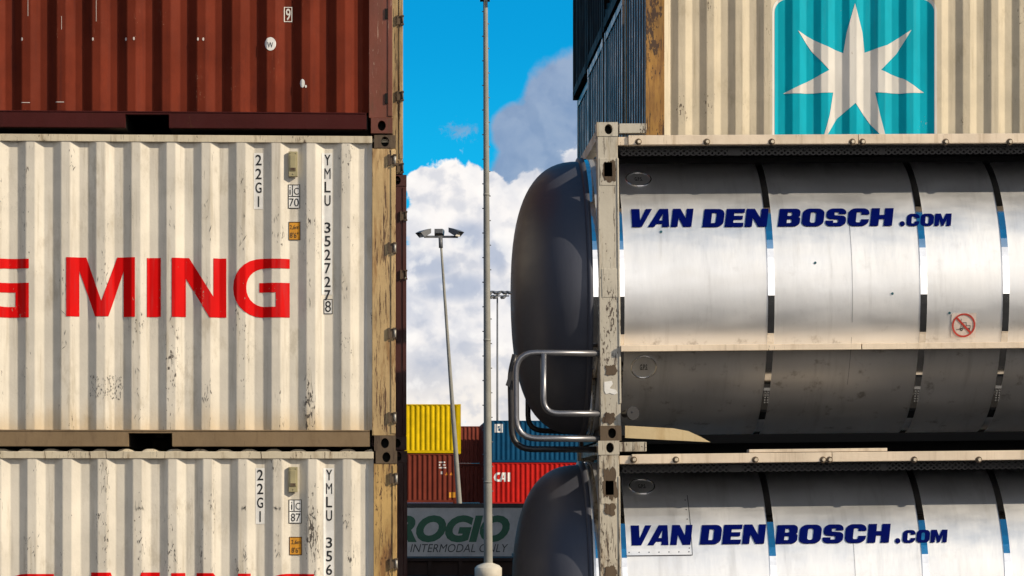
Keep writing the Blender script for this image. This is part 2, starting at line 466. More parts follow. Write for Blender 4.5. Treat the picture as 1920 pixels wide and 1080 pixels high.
def text_mesh(body, bold=0.0, shear=0.0, spacing=1.0):
    cu = bpy.data.curves.new('t', 'FONT'); cu.body = body; cu.size = 1; cu.offset = bold; cu.shear = shear
    cu.space_character = spacing; cu.resolution_u = 4; cu.fill_mode = 'FRONT'
    o = bpy.data.objects.new('t', cu)
    me = o.to_mesh()
    v = [(q.co.x, q.co.y) for q in me.vertices]; f = [tuple(p.vertices) for p in me.polygons]
    o.to_mesh_clear(); bpy.data.objects.remove(o); bpy.data.curves.remove(cu)
    return v, f
def fit(vf, x0, x1, z0, z1):
    v, f = vf
    ax, bx = min(p[0] for p in v), max(p[0] for p in v)
    az_, bz = min(p[1] for p in v), max(p[1] for p in v)
    return [(x0 + (p[0] - ax) / max(bx - ax, 1e-9) * (x1 - x0), z0 + (p[1] - az_) / max(bz - az_, 1e-9) * (z1 - z0)) for p in v], f
def join(parts):
    V, Fs = [], []
    for v, f in parts:
        n = len(V); V += v; Fs += [tuple(n + i for i in q) for q in f]
    return V, Fs
def rect(x0, x1, z0, z1): return [(x0, z0), (x1, z0), (x1, z1), (x0, z1)], [(0, 1, 2, 3)]
def ring(cx, cz, r0, r1, n=40, a0=0, a1=2 * math.pi, ry=1.0):
    v, f = [], []
    for i in range(n + 1):
        a = a0 + (a1 - a0) * i / n
        for r in (r0, r1): v.append((cx + r * math.cos(a), cz + r * ry * math.sin(a)))
    return v, [(2 * i, 2 * i + 1, 2 * i + 3, 2 * i + 2) for i in range(n)]
def disc(cx, cz, rx, rz, n=28): return [(cx + rx * math.cos(2 * math.pi * i / n), cz + rz * math.sin(2 * math.pi * i / n)) for i in range(n)], [tuple(range(n))]
def frame_rect(x0, x1, z0, z1, t):
    return join([rect(x0, x1, z1 - t, z1), rect(x0, x1, z0, z0 + t), rect(x0, x0 + t, z0 + t, z1 - t), rect(x1 - t, x1, z0 + t, z1 - t)])
def decal(name, vf, surf, mat, parent, off=.004, xcuts=(), zcuts=(), label=None):
    """lay a flat drawing onto a surface y = surf(x, z)"""
    v, f = vf
    bm = bmesh.new()
    bv = [bm.verts.new((x, 0, z)) for x, z in v]
    for q in f:
        try: bm.faces.new([bv[i] for i in q])
        except ValueError: pass
    xa, xb = min(p[0] for p in v), max(p[0] for p in v); za, zb = min(p[1] for p in v), max(p[1] for p in v)
    for xc in xcuts:
        if xa < xc < xb: bmesh.ops.bisect_plane(bm, geom=bm.verts[:] + bm.edges[:] + bm.faces[:], plane_co=(xc, 0, 0), plane_no=(1, 0, 0), dist=1e-6)
    for zc in zcuts:
        if za < zc < zb: bmesh.ops.bisect_plane(bm, geom=bm.verts[:] + bm.edges[:] + bm.faces[:], plane_co=(0, 0, zc), plane_no=(0, 0, 1), dist=1e-6)
    for q in bm.verts: q.co.y = surf(q.co.x, q.co.z) - off
    bm.normal_update()
    for q in bm.faces:
        if q.normal.y > 0: q.normal_flip()
    me = bpy.data.meshes.new(name); bm.to_mesh(me); bm.free()
    o = link(name, me, mat, parent)
    if label: o['label'] = label
    return o

# ------------------------------------------------------------------ corrugated walls
class Corr:
    """profile: from 'phase' on: slope out, outer flat, slope in, inner flat (quarters of the pitch)"""
    def __init__(s, phase, pitch, dep=WDEP, x0=-9, x1=9, amp=.0035, seed=0):
        s.ph, s.p, s.d, s.x0, s.x1, s.amp, s.sd = phase, pitch, dep, x0, x1, amp, seed
        q = pitch / 4; e = .004
        s.brk = []
        k = math.floor((x0 - phase) / pitch) - 1
        while phase + k * pitch < x1 + pitch:
            b = phase + k * pitch
            for i in range(4):
                s.brk += [b + i * q - e, b + i * q + e]
            k += 1
        s.brk = [b for b in s.brk if x0 < b < x1]
    def raw(s, x):
        if x <= s.x0 or x >= s.x1: return 0.0
        u = ((x - s.ph) % s.p) / s.p * 4
        if u < 1: return s.d * (1 - u)
        if u < 2: return 0.0
        if u < 3: return s.d * (u - 2)
        return s.d
    def y(s, x, z=0):
        e = .004
        v = s.raw(x)
        q = s.p / 4
        u = ((x - s.ph) / q) % 1.0
        du = min(u, 1 - u) * q
        if du < e and s.x0 < x < s.x1:     # rounded bends
            v = .5 * (s.raw(x - e) + s.raw(x + e)) * .5 + v * .5
        return v + s.amp * mnoise.noise((x * 1.3 + s.sd * 7.1, s.sd * 3.3, z * 1.1)) * (1 if s.amp else 0)

def container(name, label, group, L, H, xr, Y, z0, wall, rail, low, post, cast, ph=None, pitch=.287, endwall=None, hinges=(), pocket=True, bumps=False, dep=WDEP, casting_holes=True, seed=1, endcorr=True, simple=False, hmat='galv_bright'):
    """20 ft / 40 ft box; front face in the plane Y, right end at xr"""
    D = 2.438
    root = thing(name, (xr - L / 2, Y + D / 2, z0), label, 'container', group)
    hx, hy = L / 2, D / 2
    pw = .19
    xa, xb = -hx + pw, hx - pw
    ph = -hx if ph is None else ph
    cf = Corr(ph, pitch, dep, xa + .06, xb - .036, seed=seed)
    zs = [.17 + (H - .06 - .17) * i / 10 for i in range(11)] if not simple else [.17, H - .06]
    base = -hy + .006
    xs = sorted(set([xa] + cf.brk + [xb]))
    mb = MB().grid([[(x, base + cf.y(x, z), z) for x in xs] for z in zs], sm=False)
    mb.build('side_wall', wall, root)
    if not simple:
        mb = MB().grid([[(x, hy - .006 - cf.y(x, z), z) for x in xs] for z in (.17, H - .06)], sm=False)
        mb.build('side_wall', wall, root)
    ew = endwall or wall
    ce = Corr(.05, pitch, .04 if L < 7 else .055, -hy + .18, hy - .18, amp=0)
    ys = sorted(set([-hy + .15] + (ce.brk if endcorr else []) + [hy - .15]))
    for sx in (-1, 1):
        mb = MB().grid([[(sx * (hx - .012 - (ce.raw(y) if endcorr else 0)), y, z) for y in ys] for z in (.15, H - .1)], sm=False)
        if not endcorr:
            mb.box(*sorted((sx * (hx - .012), sx * (hx + .012))), -.02, .02, .2, H - .15)
            for yy in (-.75, -.35, .35, .75): mb.cyl((sx * (hx + .01), yy, .2), (sx * (hx + .01), yy, H - .15), .018, n=8)
        mb.build('end_wall', ew, root)
        for ra, rb in ((H - .1, H - .012), (.03, .15)): MB().box(*sorted((sx * hx, sx * (hx - .06))), -hy + .16, hy - .16, ra, rb).build('end_rail', rail if not endwall else ew, root)
    if bumps:
        rows = []
        n = int(L / .21)
        mb = MB()
        xs2 = [-hx + .2 + (L - .4) * i / (n * 8) for i in range(n * 8 + 1)]
        def rz(i):
            k = (i % 8) / 8
            return H - .012 + .026 * max(0, min(1, (math.cos(2 * math.pi * k) + .55) * 1.3))
        mb.grid([[(x, y, rz(i) if j != 0 else H - .02) for i, x in enumerate(xs2)] for j, y in enumerate((-hy + .03, -hy + .05, hy - .05))], sm=True)
        mb.build('roof', 'white_rail', root)
    else:
        MB().box(-hx + .03, hx - .03, -hy + .07, hy - .07, H - .05, H - .02).build('roof', rail, root)
    for sy in (-1, 1):
        MB().box(xa, xb, *sorted((sy * hy, sy * (hy - .06))), H - .066, H - .008).build('top_rail', rail, root, .004 if not simple else 0)
        if pocket and sy < 0:
            mb = MB(); y0, y1 = -hy + .004, -hy + .05
            pk = [(-1.205, -.85), (.85, 1.205)]
            segs = [(xa + .02, pk[0][0]), (pk[0][1], pk[1][0]), (pk[1][1], xb - .02)]
            for a, b in segs: mb.box(a, b, y0, y1, .033, .158)
            for a, b in pk: mb.box(a, b, y0, y1, .142, .158)
            mb.box(xa + .02, xb - .02, -hy - .002, y1, .1575, .168)
            mb.build('bottom_rail', low, root, .003)
        else:
            MB().box(xa + .02, xb - .02, *sorted((sy * (hy - .004), sy * (hy - .05))), .033, .165).build('bottom_rail', low, root)
    mb = MB()
    for a, b in ((-hx + .2, -1.205), (-.85, .85), (1.205, hx - .2)): mb.box(a, b, -hy + .052, hy - .052, .035, .15)
    mb.build('underframe', 'under_dark', root)
    for sx in (-1, 1):
        for sy in (-1, 1):
            mb = MB()
            x0, x1 = sorted((sx * hx, sx * (hx - pw)))
            y0, y1 = sorted((sy * (hy - .002), sy * (hy - .15)))
            mb.box(x0, x1, y0, y1, .125, H - .105)
            # pressed step along the outer edge of the post
            xs0, xs1 = sorted((sx * (hx + .003), sx * (hx - .035)))
            ys0, ys1 = sorted((sy * (hy + .006), sy * (hy - .05)))
            mb.box(xs0, xs1, ys0, ys1, .14, H - .12)
            mb.build('corner_post', post, root, .004 if not simple else 0)
            for zc in ((0, .125), (H - .105, H)):
                cb_ = MB(); cx0, cx1 = sorted((sx * (hx + .004), sx * (hx - .172)))
                yo, yi = sy * (hy + .004), sy * (hy - .158)
                if casting_holes and sy < 0:
                    xm, zm = (cx0 + cx1) / 2, (zc[0] + zc[1]) / 2
                    cb_.holed(cx0, cx1, zc[0], zc[1], yo, xm, zm, .033, .042, .09)
                    cb_.quad([(cx0, yo, zc[1]), (cx1, yo, zc[1]), (cx1, yi, zc[1]), (cx0, yi, zc[1])])
                    cb_.quad([(cx0, yo, zc[0]), (cx1, yo, zc[0]), (cx1, yi, zc[0]), (cx0, yi, zc[0])])
                    cb_.quad([(cx0, yo, zc[0]), (cx0, yo, zc[1]), (cx0, yi, zc[1]), (cx0, yi, zc[0])])
                    cb_.quad([(cx1, yo, zc[0]), (cx1, yo, zc[1]), (cx1, yi, zc[1]), (cx1, yi, zc[0])])
                    cb_.quad([(cx0, yi, zc[0]), (cx1, yi, zc[0]), (cx1, yi, zc[1]), (cx0, yi, zc[1])])
                else:
                    cb_.box(cx0, cx1, *sorted((yo, yi)), zc[0], zc[1])
                cb_.build('corner_casting', [cast, 'shade_black'], root)
    for hz in hinges:
        mb = MB()
        x0 = hx - .012
        mb.box(x0 - .045, x0 - .030, -hy - .018, -hy + .01, hz - .045, hz + .045, 1)
        mb.box(x0 - .030, x0 - .004, -hy - .008, -hy + .01, hz - .038, hz + .038, 1)
        mb.box(x0 - .004, x0 + .024, -hy - .022, -hy + .01, hz + .032, hz + .046, 1)
        mb.box(x0 - .004, x0 + .024, -hy - .022, -hy + .01, hz - .046, hz - .032, 1)
        mb.cyl((x0 + .009, -hy - .008, hz - .032), (x0 + .009, -hy - .008, hz + .032), .011, n=10)
        mb.build('hinge', [hmat, 'casting_rust'], root)
    surf = lambda x, z: base + cf.y(x, z)
    def loc(px, py):
        wx, wz = at(px, py, Y)
        return wx - (xr - L / 2), wz - z0
    return root, surf, cf, loc

# ------------------------------------------------------------------ ground
gm = MB()
nx, ny = 24, 40
gx = [-400, -200, -90, -40, -20, -8, .85, 1.6, 12, 30, 60, 120, 250, 400]
gy = [-300] + [-20 + 10 * i for i in range(ny)] + [700, 1500, 4000]
gm.grid([[(x * (1 if y < 600 else 6), y, -.076 if (x < 1 and y < 60) else 0.0) for x in gx] for y in gy], sm=True)
tag(gm.build('ground', 'asphalt'), None, None, kind='structure')

# ================================================================== left stack
YL = 22.8
H20, L20 = 2.591, 6.058
XR = X(741, YL)
def zpx(z0, py): return Z(py, YL, 740) - z0
Z1, Z2, Z3 = 0.0, H20, 2 * H20
DL = -.076                     # the paving dips under the left stack
def phase_local(px, xr, Y, L): return X(px, Y) - (xr - L / 2)
PW = (X(624, YL) - X(32, YL)) / 9
GRP = 'containers in the rusty stack of three'
def hz_from(z0, ys): return [Z(y, YL, 740) - z0 for y in ys]

def ypt(loc, pts): return [(*loc(p[0], p[1]), *( [p[2] / 229.0] if len(p) == 3 else [])) for p in pts]
def letters_ming(loc, dxp, dyp):
    M = [(124, 482), (161, 482), (190, 564), (219, 482), (253, 482), (253, 594), (231, 594), (231, 508), (203, 593), (178, 593), (148, 508), (148, 593), (124, 593)]
    I = [(275, 483), (301, 483), (301, 594), (275, 594)]
    N = [(322, 483), (354, 483), (400, 556), (400, 484), (424, 484), (424, 595), (393, 595), (348, 522), (348, 594), (322, 594)]
    G = [(543, 485), (437, 484, 54), (437, 595, 54), (543, 595), (543, 530), (486, 530), (486, 548), (517, 548), (517, 575), (462, 575, 34), (462, 503, 34), (543, 503)]
    A = [(-230, 594), (-180, 483), (-150, 483), (-100, 594), (-127, 594), (-138, 570), (-192, 570), (-203, 594)]
    AH = [(-184, 552), (-165, 510), (-146, 552)]
    Yy = [(-300, 483), (-274, 483), (-252, 520), (-230, 483), (-203, 483), (-240, 545), (-240, 594), (-264, 594), (-264, 545)]
    sh = lambda l, d=0: fillet(ypt(loc, [(p[0] + dxp + d, p[1] + dyp, *p[2:]) for p in l]))
    return join([loops_mesh([sh(M)]), loops_mesh([sh(I)]), loops_mesh([sh(N)]), loops_mesh([sh(G)]), loops_mesh([sh(G, -489)]), loops_mesh([sh(N, -490)]), loops_mesh([sh(A, -84), sh(AH, -84)]), loops_mesh([sh(Yy, -96)])])
def column_text(loc, chars, px, ys, wpx, hpx):
    out = []
    for ch, y in zip(chars, ys):
        if ch == ' ': continue
        ww = wpx * (.22 if ch in '1I' else 1)
        x0, z0_ = loc(px - ww / 2, y + hpx / 2); x1, z1_ = loc(px + ww / 2, y - hpx / 2)
        out.append(fit(text_mesh(ch, 0 if ch in 'M8' else .012), x0, x1, z0_, z1_))
    return join(out)
def prect(loc, x0, y0, x1, y1):
    a = loc(x0, y1); b = loc(x1, y0)
    return rect(a[0], b[0], a[1], b[1])
def pframe(loc, x0, y0, x1, y1, t):
    a = loc(x0, y1); b = loc(x1, y0)
    return frame_rect(a[0], b[0], a[1], b[1], t / 229)
def ptext(loc, s, x0, y0, x1, y1, bold=.0, shear=0):
    a = loc(x0, y1); b = loc(x1, y0)
    return fit(text_mesh(s, bold, shear), a[0], b[0], a[1], b[1])

def white_box(label, z0, dxp, dyp, number, ic, low_one, hinge_y, post, xoff, rail_low):
    xr = XR + xoff
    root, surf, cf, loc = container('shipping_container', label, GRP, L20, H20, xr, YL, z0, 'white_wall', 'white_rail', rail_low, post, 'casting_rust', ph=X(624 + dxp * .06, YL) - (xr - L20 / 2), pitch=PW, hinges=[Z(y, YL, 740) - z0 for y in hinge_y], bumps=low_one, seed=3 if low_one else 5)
    cut = cf.brk
    zc = [.17 + (H20 - .23) * i / 10 for i in range(11)]
    D = lambda n, vf, m, off=.004, lab=None: decal(n, vf, surf, m, root, off, cut, zc, lab)
    D('lettering', letters_ming(loc, dxp, dyp), 'red_letter', lab='red company name in wide capitals')
    d = 3 if low_one else 0
    # white panel behind the size code, and the code
    D('code_panel', prect(loc, 476 + d, 286 + dyp, 493 + d, 391 + dyp), 'placard_white', .003)
    D('size_code', column_text(loc, '22G1', 484.5 + d, [299 + dyp, 325 + dyp, 351 + dyp, 377 + dyp], 11.5, 20), 'black_letter', .005)
    D('code_panel', prect(loc, 603 + d, 286 + dyp, 623 + d, 552 + dyp), 'placard_white', .003)
    ys = [299 + dyp + 25.4 * i for i in range(12)]
    D('serial_number', column_text(loc, number[:-1], 614 + d, ys, 11.5, 20), 'black_letter', .005)
    D('check_panel', prect(loc, 607 + d, 560 + dyp, 623.5 + d, 588 + dyp), 'placard_white', .003)
    D('check_digit', join([pframe(loc, 607 + d, 560 + dyp, 623.5 + d, 588 + dyp, 1.2), column_text(loc, number[-1], 615 + d, [574 + dyp], 11, 21)]), 'black_letter', .005)
    # iC sticker
    D('placard', prect(loc, 540 + d * .4, 345 + dyp, 562.5 + d, 390 + dyp), 'placard_white', .003)
    D('placard_text', join([pframe(loc, 540 + d * .4, 345 + dyp, 562.5 + d, 390 + dyp, 1.4), prect(loc, 540 + d * .4, 366.5 + dyp, 562.5 + d, 368 + dyp), prect(loc, 547.5 + d, 346 + dyp, 549 + d, 366.5 + dyp), ptext(loc, 'i', 542.5 + d, 350 + dyp, 545 + d, 364 + dyp), ptext(loc, 'C', 551 + d, 351 + dyp, 560 + d, 364 + dyp), ptext(loc, ic, 542 + d, 371 + dyp, 560 + d, 386 + dyp)]), 'black_letter', .005)
    # height sticker
    D('height_sticker', prect(loc, 541 + d * .4, 415 + dyp, 563 + d, 449.5 + dyp), 'placard_orange', .003)
    D('height_text', join([pframe(loc, 541 + d * .4, 415 + dyp, 563 + d, 449.5 + dyp, 1.3), ptext(loc, '2,6m', 543 + d, 421 + dyp, 560.5 + d, 430 + dyp), ptext(loc, '8\'6"', 543.5 + d, 435 + dyp, 559.5 + d, 445 + dyp)]), 'black_letter', .005)
    # ventilator cover
    a = loc(541, 331 + dyp); b = loc(558, 284 + dyp)
    y0 = -H20 * 0 - 1.219
    mb = MB().box(a[0], b[0], y0 - .006, y0 + .03, a[1], b[1])
    mb.box(a[0] + .012, b[0] - .012, y0 - .011, y0 - .004, a[1] + .045, b[1] - .03)
    mb.box(a[0] + .012, b[0] - .012, y0 - .0125, y0 - .004, a[1] + .045, a[1] + .075, 1)
    for qx, qz in ((a[0] + .015, b[1] - .015), (b[0] - .015, b[1] - .015), ((a[0] + b[0]) / 2, a[1] + .02)):
        mb.cyl((qx, y0 - .010, qz), (qx, y0 - .004, qz), .006, n=8, mi=1)
    mb.build('ventilator', ['olive_metal', 'casting_rust'], root, .003)
    return root, surf, cf, loc, cut, zc

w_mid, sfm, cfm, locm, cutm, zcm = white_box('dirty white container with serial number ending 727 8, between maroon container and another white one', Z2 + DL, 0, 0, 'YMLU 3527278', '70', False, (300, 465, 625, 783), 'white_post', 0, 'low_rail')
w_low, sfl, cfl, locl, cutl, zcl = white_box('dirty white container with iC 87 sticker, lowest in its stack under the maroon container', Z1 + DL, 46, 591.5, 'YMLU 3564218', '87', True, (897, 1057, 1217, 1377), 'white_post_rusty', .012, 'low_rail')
# smeared black graffiti patch and scratch marks on the middle box
def scratches(loc, surf, cut, zc, root, rects, name, mat, seed, n, ln):
    rr = random.Random(seed); out = []
    for x0, y0, x1, y1 in rects:
        for _ in range(n):
            cx, cy = rr.uniform(x0, x1), rr.uniform(y0, y1)
            a = rr.gauss(math.pi / 2, .35); l = rr.uniform(.2, 1) * ln; wd = rr.uniform(.35, 1.1)
            dxp, dyp_ = math.cos(a) * l / 2, math.sin(a) * l / 2
            px, py = -math.sin(a) * wd / 2, math.cos(a) * wd / 2
            P = [(cx - dxp, cy - dyp_), (cx + px, cy + py), (cx + dxp, cy + dyp_), (cx - px, cy - py)]
            out.append(([loc(*q) for q in P], [(0, 1, 2, 3)]))
    decal(name, join(out), surf, mat, root, .003, cut, zc)
scratches(locm, sfm, cutm, zcm, w_mid, [(168, 703, 230, 749)], 'scuff_marking', 'grey_letter', 3, 150, 8)
scratches(locm, sfm, cutm, zcm, w_mid, [(118, 520, 124, 660), (130, 280, 142, 320), (183, 400, 201, 650), (250, 450, 262, 800), (318, 380, 330, 640), (378, 360, 395, 540), (380, 720, 392, 770), (446, 400, 462, 470), (510, 385, 530, 460), (575, 420, 582, 640), (640, 500, 655, 560)], 'scratch_marking', 'black_letter', 5, 9, 16)
scratches(locl, sfl, cutl, zcl, w_low, [(55, 990, 72, 1060), (195, 1000, 203, 1070), (258, 1010, 265, 1060), (318, 1020, 330, 1060), (455, 1010, 462, 1060), (515, 980, 525, 1050), (575, 960, 592, 980), (250, 952, 268, 955), (450, 951, 462, 954), (515, 951, 527, 954), (640, 960, 655, 990)], 'scratch_marking', 'black_letter', 8, 9, 14)

# maroon box on top
XRR = X(735, YL)
PR = 65.4 / 229.6
phr = X(287.5, YL) - (XRR - L20 / 2)
red, sfr, cfr, locr = container('shipping_container', 'maroon red container on top of the stack with dirty white containers', GRP, L20, H20, XRR, YL, Z3 + DL + .016, 'red_wall', 'red_rail', 'red_rail', 'red_post', 'red_post', ph=phr, pitch=PR, seed=9, dep=.050)
Dr = lambda n, vf, m, off=.004: decal(n, vf, sfr, m, red, off, cfr.brk, [Z3 * 0 + .17 + (H20 - .23) * i / 10 for i in range(11)])
Dr('check_digit', join([pframe(locr, 532, 11, 547.5, 39, 1.5), column_text(locr, '9', 540, [25], 9, 22)]), 'white_letter')
cx_, cz_ = locr(507, 82)
Dr('sticker', disc(cx_, cz_, 10.5 / 229, 12.5 / 229), 'placard_white', .004)
Dr('sticker_mark', ptext(locr, 'W', 501.5, 79, 512, 89, .0), 'black_letter', .006)
cx_, cz_ = locr(567, 156)
Dr('chip_marking', join([disc(cx_, cz_, 4.5 / 229, 8 / 229), disc(cx_ + .028, cz_ - .025, .008, .012)]), 'placard_white', .004)
rr = random.Random(2)
mk = []
for (px, py) in ((41, 73), (174, 73), (236, 73), (251, 72), (371, 73), (381, 73)):
    q = locr(px, py); mk.append(disc(q[0], q[1], .008, .014, 10))
for (px, y0, y1) in ((52, 0, 30), (115, 30, 55), (180, 0, 40)):
    a = locr(px, y1); b = locr(px + .8, y0); mk.append(rect(a[0], b[0], a[1], b[1]))
for (px, py) in ((48, 192), (112, 191)):
    a = locr(px - 8, py + .6); b = locr(px + 8, py - .6); mk.append(rect(a[0], b[0], a[1], b[1]))
Dr('chip_marking', join(mk), 'pale_pink', .003)
# slots on its post
for py in (26, 185):
    mb = MB()
    zz = Z(py, YL, 735) - Z3 - DL - .016; lx = L20 / 2 - .045
    mb.box(lx - .012, lx + .012, -1.2285, -1.21, zz - .042, zz + .042)
    mb.build('post_slot', 'shade_black', red)

# second row of the left block, only its right edge shows
YB = 26.15
def back_box(label, px, z0, wall, post, hy):
    xr = X(px, YB)
    return container('shipping_container', label, 'containers in the row behind the white stack', L20, H20, xr, YB, z0, wall, post, post, post, post, hinges=[Z(y, YB, 750) - z0 for y in hy], pitch=.287, seed=2, simple=False, hmat='casting_rust')[0]
back_box('tan rusty container edge showing behind the maroon container', 755, Z3 + .02, 'tan_post', 'tan_post', (38, 180, 315))
back_box('dark maroon container edge showing behind the upper white container', 761.5, Z2 + .01, 'maroon_dark', 'maroon_dark', (405, 515))
back_box('dark maroon container edge showing behind the lowest white container', 763, Z1, 'maroon_dark', 'maroon_dark', ())

# ================================================================== tank containers
YT = 22.5
TILT = -.0115
PIVX = X(1126.5, YT)
RAD = 1.185
ZC = 1.252
def tank(label, z0, xoff, upper):
    """swap tank: 20 ft frame, shell longer than the frame; front plane at local y=-1.219"""
    hx, hy = L20 / 2, 1.219
    ct, st = math.cos(TILT), math.sin(TILT)
    piv = Vector((PIVX + xoff, YT + hy, z0))
    root = thing('tank_container', (piv.x + hx * ct, piv.y, piv.z - hx * st), label, 'tank container', 'stainless tank containers stacked in two', (0, TILT, 0))
    def loc(px, py, dy=0.0):
        wx, wz = at(px, py, YT + dy)
        ax, az_ = wx - root.location.x, wz - root.location.z
        return ax * ct - az_ * st, ax * st + az_ * ct
    dyp = 0 if upper else 597
    dxp = 0 if upper else -1
    post = 'tank_post' if upper else 'tank_post_low'
    # --- shell with rounded heads
    xl, xrr = -hx - .055, hx + .055
    prof = []
    n = 20
    for i in range(n + 1):
        a = math.pi / 2 * i / n
        p = 2.7
        prof.append((xl - .60 * abs(math.cos(a)) ** (2 / p), RAD * .985 * abs(math.sin(a)) ** (2 / p)))
    N = 96
    circ = lambda x, r: [(x, -r * math.cos(2 * math.pi * j / N), ZC + r * math.sin(2 * math.pi * j / N)) for j in range(N)]
    xs = [xl + (xrr - xl) * i / 24 for i in range(25)]
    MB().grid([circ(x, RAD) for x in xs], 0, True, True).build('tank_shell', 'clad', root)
    for sgn in (1, -1):
        rows = [circ(x * sgn, max(r, 1e-4)) for x, r in prof]
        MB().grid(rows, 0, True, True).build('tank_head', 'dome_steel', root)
        # lip between head and shell
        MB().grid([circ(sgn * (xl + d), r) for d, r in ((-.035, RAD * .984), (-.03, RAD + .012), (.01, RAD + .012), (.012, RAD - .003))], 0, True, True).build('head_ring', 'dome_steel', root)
    # --- polished bands
    bx = [loc(1118, 565)[0], loc(1167, 565)[0], loc(1447.5 + dxp, 565)[0], loc(1734 + dxp, 565)[0], loc(1888.5 + dxp, 565)[0]]
    bx += [bx[2] + 1.245 * 1.55 + 1.1, hx + .03]
    for i, x in enumerate(bx):
        bw = .028 if i > 1 else .022
        MB().grid([circ(x + d, r) for d, r in ((-bw, RAD + .0005), (-bw + .001, RAD + .006), (bw - .001, RAD + .006), (bw, RAD + .0005))], 0, False, True).build('band', 'band_polish', root)
        for e in root.children[-1].data.polygons: e.use_smooth = True
    # --- end frames
    zt = H20
    for sx in (-1, 1):
        x0, x1 = sorted((sx * hx, sx * (hx - .165)))
        for sy in (-1, 1):
            ya, yb = sorted((sy * hy, sy * (hy - .15)))
            mb = MB().box(x0, x1, ya, yb, .118, zt - .112)
            if sy < 0 and sx < 0:
                # raised reinforcing plate, stamped window and cover strip
                mb.box(x0 + .02, x1 - .012, ya - .004, ya + .01, 1.165, 1.40)
                mb.box(x0 + .012, x1 - .02, ya - .004, ya + .01, 2.075, 2.30)
                mb.box(x1 - .012, x1 + .006, ya - .008, ya + .05, .30, 2.30)
            mb.build('corner_post', post, root, .005)
            if sy < 0 and sx < 0:
                q = MB().box(x0 + .052, x0 + .118, ya - .0055, ya + .004, 2.15, 2.265)
                q.build('post_slot', 'shade_black', root)
            for k, zc in enumerate(((0, .122), (zt - .114, zt))):
                cb_ = MB(); cx0, cx1 = sorted((sx * (hx + .004), sx * (hx - .169)))
                yo, yi = sy * (hy + .005), sy * (hy - .158)
                if sy < 0:
                    cb_.holed(cx0, cx1, zc[0], zc[1], yo, (cx0 + cx1) / 2 + .01, sum(zc) / 2, .032, .042, .09)
                    for zz in zc: cb_.quad([(cx0, yo, zz), (cx1, yo, zz), (cx1, yi, zz), (cx0, yi, zz)])
                    for xx in (cx0, cx1): cb_.quad([(xx, yo, zc[0]), (xx, yo, zc[1]), (xx, yi, zc[1]), (xx, yi, zc[0])])
                    cb_.quad([(cx0, yi, zc[0]), (cx1, yi, zc[0]), (cx1, yi, zc[1]), (cx0, yi, zc[1])])
                else: cb_.box(cx0, cx1, *sorted((yo, yi)), *zc)
                cb_.build('corner_casting', ['casting_rust' if k == 0 else post, 'shade_black'], root)
        MB().box(x0 + .02, x1 - .02, -hy + .15, hy - .15, zt - .10, zt - .012).build('end_beam', post, root)
        MB().box(x0 + .02, x1 - .02, -hy + .15, hy - .15, .012, .11).build('end_beam', 'charcoal', root)
        # cradle ring plate between frame and shell
        MB().grid([circ(sx * (hx - .08) + d, r) for d, r in ((-.012, RAD - .01), (-.012, RAD + .022), (.012, RAD + .022), (.012, RAD - .01))], 0, False, True).build('cradle_ring', 'charcoal', root)
    rp = random.Random(11 if upper else 17)
    for (pa, pb, pc, pd) in (((1127, 298, 1158, 346), (1132, 682, 1158, 706), (1128, 770, 1156, 797)) if upper else ((1128, 872, 1160, 945), (1131, 940, 1157, 968), (1130, 1060, 1158, 1085))):
        cxp, cyp = (pa + pc) / 2, (pb + pd) / 2
        pl = []
        sd = rp.uniform(0, 50)
        for i in range(44):
            an = 2 * math.pi * i / 44; ca, sa = math.cos(an), math.sin(an)
            kk = .80 + .30 * mnoise.noise((ca * 1.4 + sd, sa * 1.4, 0)) + .16 * mnoise.noise((ca * 5 + sd, sa * 5, 3)) + rp.uniform(-.05, .05)
            kk = min(kk, 1.0)
            m_ = max(abs(ca), abs(sa)) ** .8
            pl.append(loc(cxp + ca / m_ * kk * (pc - pa) / 2, cyp - sa / m_ * kk * (pd - pb) / 2))
        decal('rust_patch', (pl, [tuple(range(44))]), lambda x, z: -hy - .004, 'casting_rust', root, .0015)
    # stub of the old lifting bracket beside the top casting
    a = loc(1161, 250 + dyp); b = loc(1212, 231 + dyp)
    MB().box(a[0], b[0], -hy - .006, -hy + .10, a[1], b[1] - .002).build('bracket', post, root, .004)
    # top side rail in two lengths
    zr0, zr1 = loc(1400, 270.5 + dyp)[1], loc(1400, 252.5 + dyp)[1]
    xj = loc(1609 + (-56 if not upper else 0), 260)[0]
    xs0 = loc(1178, 260)[0]
    mb = MB().box(xs0, xj - .002, -hy, -hy + .055, zr0, zr1).box(xj + .002, hx - .17, -hy, -hy + .055, zr0, zr1)
    mb.box(-hx + .17, xs0, -hy + .02, -hy + .055, zr0, zr1 - .01)
    mb.build('top_rail', 'alu_rail', root, .004)
    MB().box(-hx + .17, hx - .17, hy - .055, hy, zr0, zr1).build('top_rail', 'alu_rail', root)
    sx_ = ([1197, 1325, 1447, 1598, 1617, 1773, 1893] if upper else [1188, 1267, 1416, 1543, 1555, 1714, 1835])
    for px in sx_:
        x, z = loc(px, (266 if upper else 862))
        mb = MB()
        for r, d in ((.017, 0), (.017, .006), (.012, .012)): pass
        mb.cyl((x, -hy - .004, z), (x, -hy + .01, z), .027, n=16, mi=1).cyl((x + .004, -hy - .022, z), (x + .004, -hy - .003, z), .012, .019, n=14)
        mb.build('bolt', ['screw', 'casting_rust'], root)  # dark disc paints the shadow and stain around each head
    # --- walkway: perforated plate, widened to block light from above, and its hanging edge
    zw = zr0 - .012
    mb = MB()
    mb.box(-hx + .17, hx - .17, -hy + .06, hy - .3, zw + .004, zw + .02)
    mb.box(-hx + .17, hx - .17, -.45, -.43, ZC + 1.05, zw + .003)
    mb.build('walkway', 'grating', root)
    mb = MB()
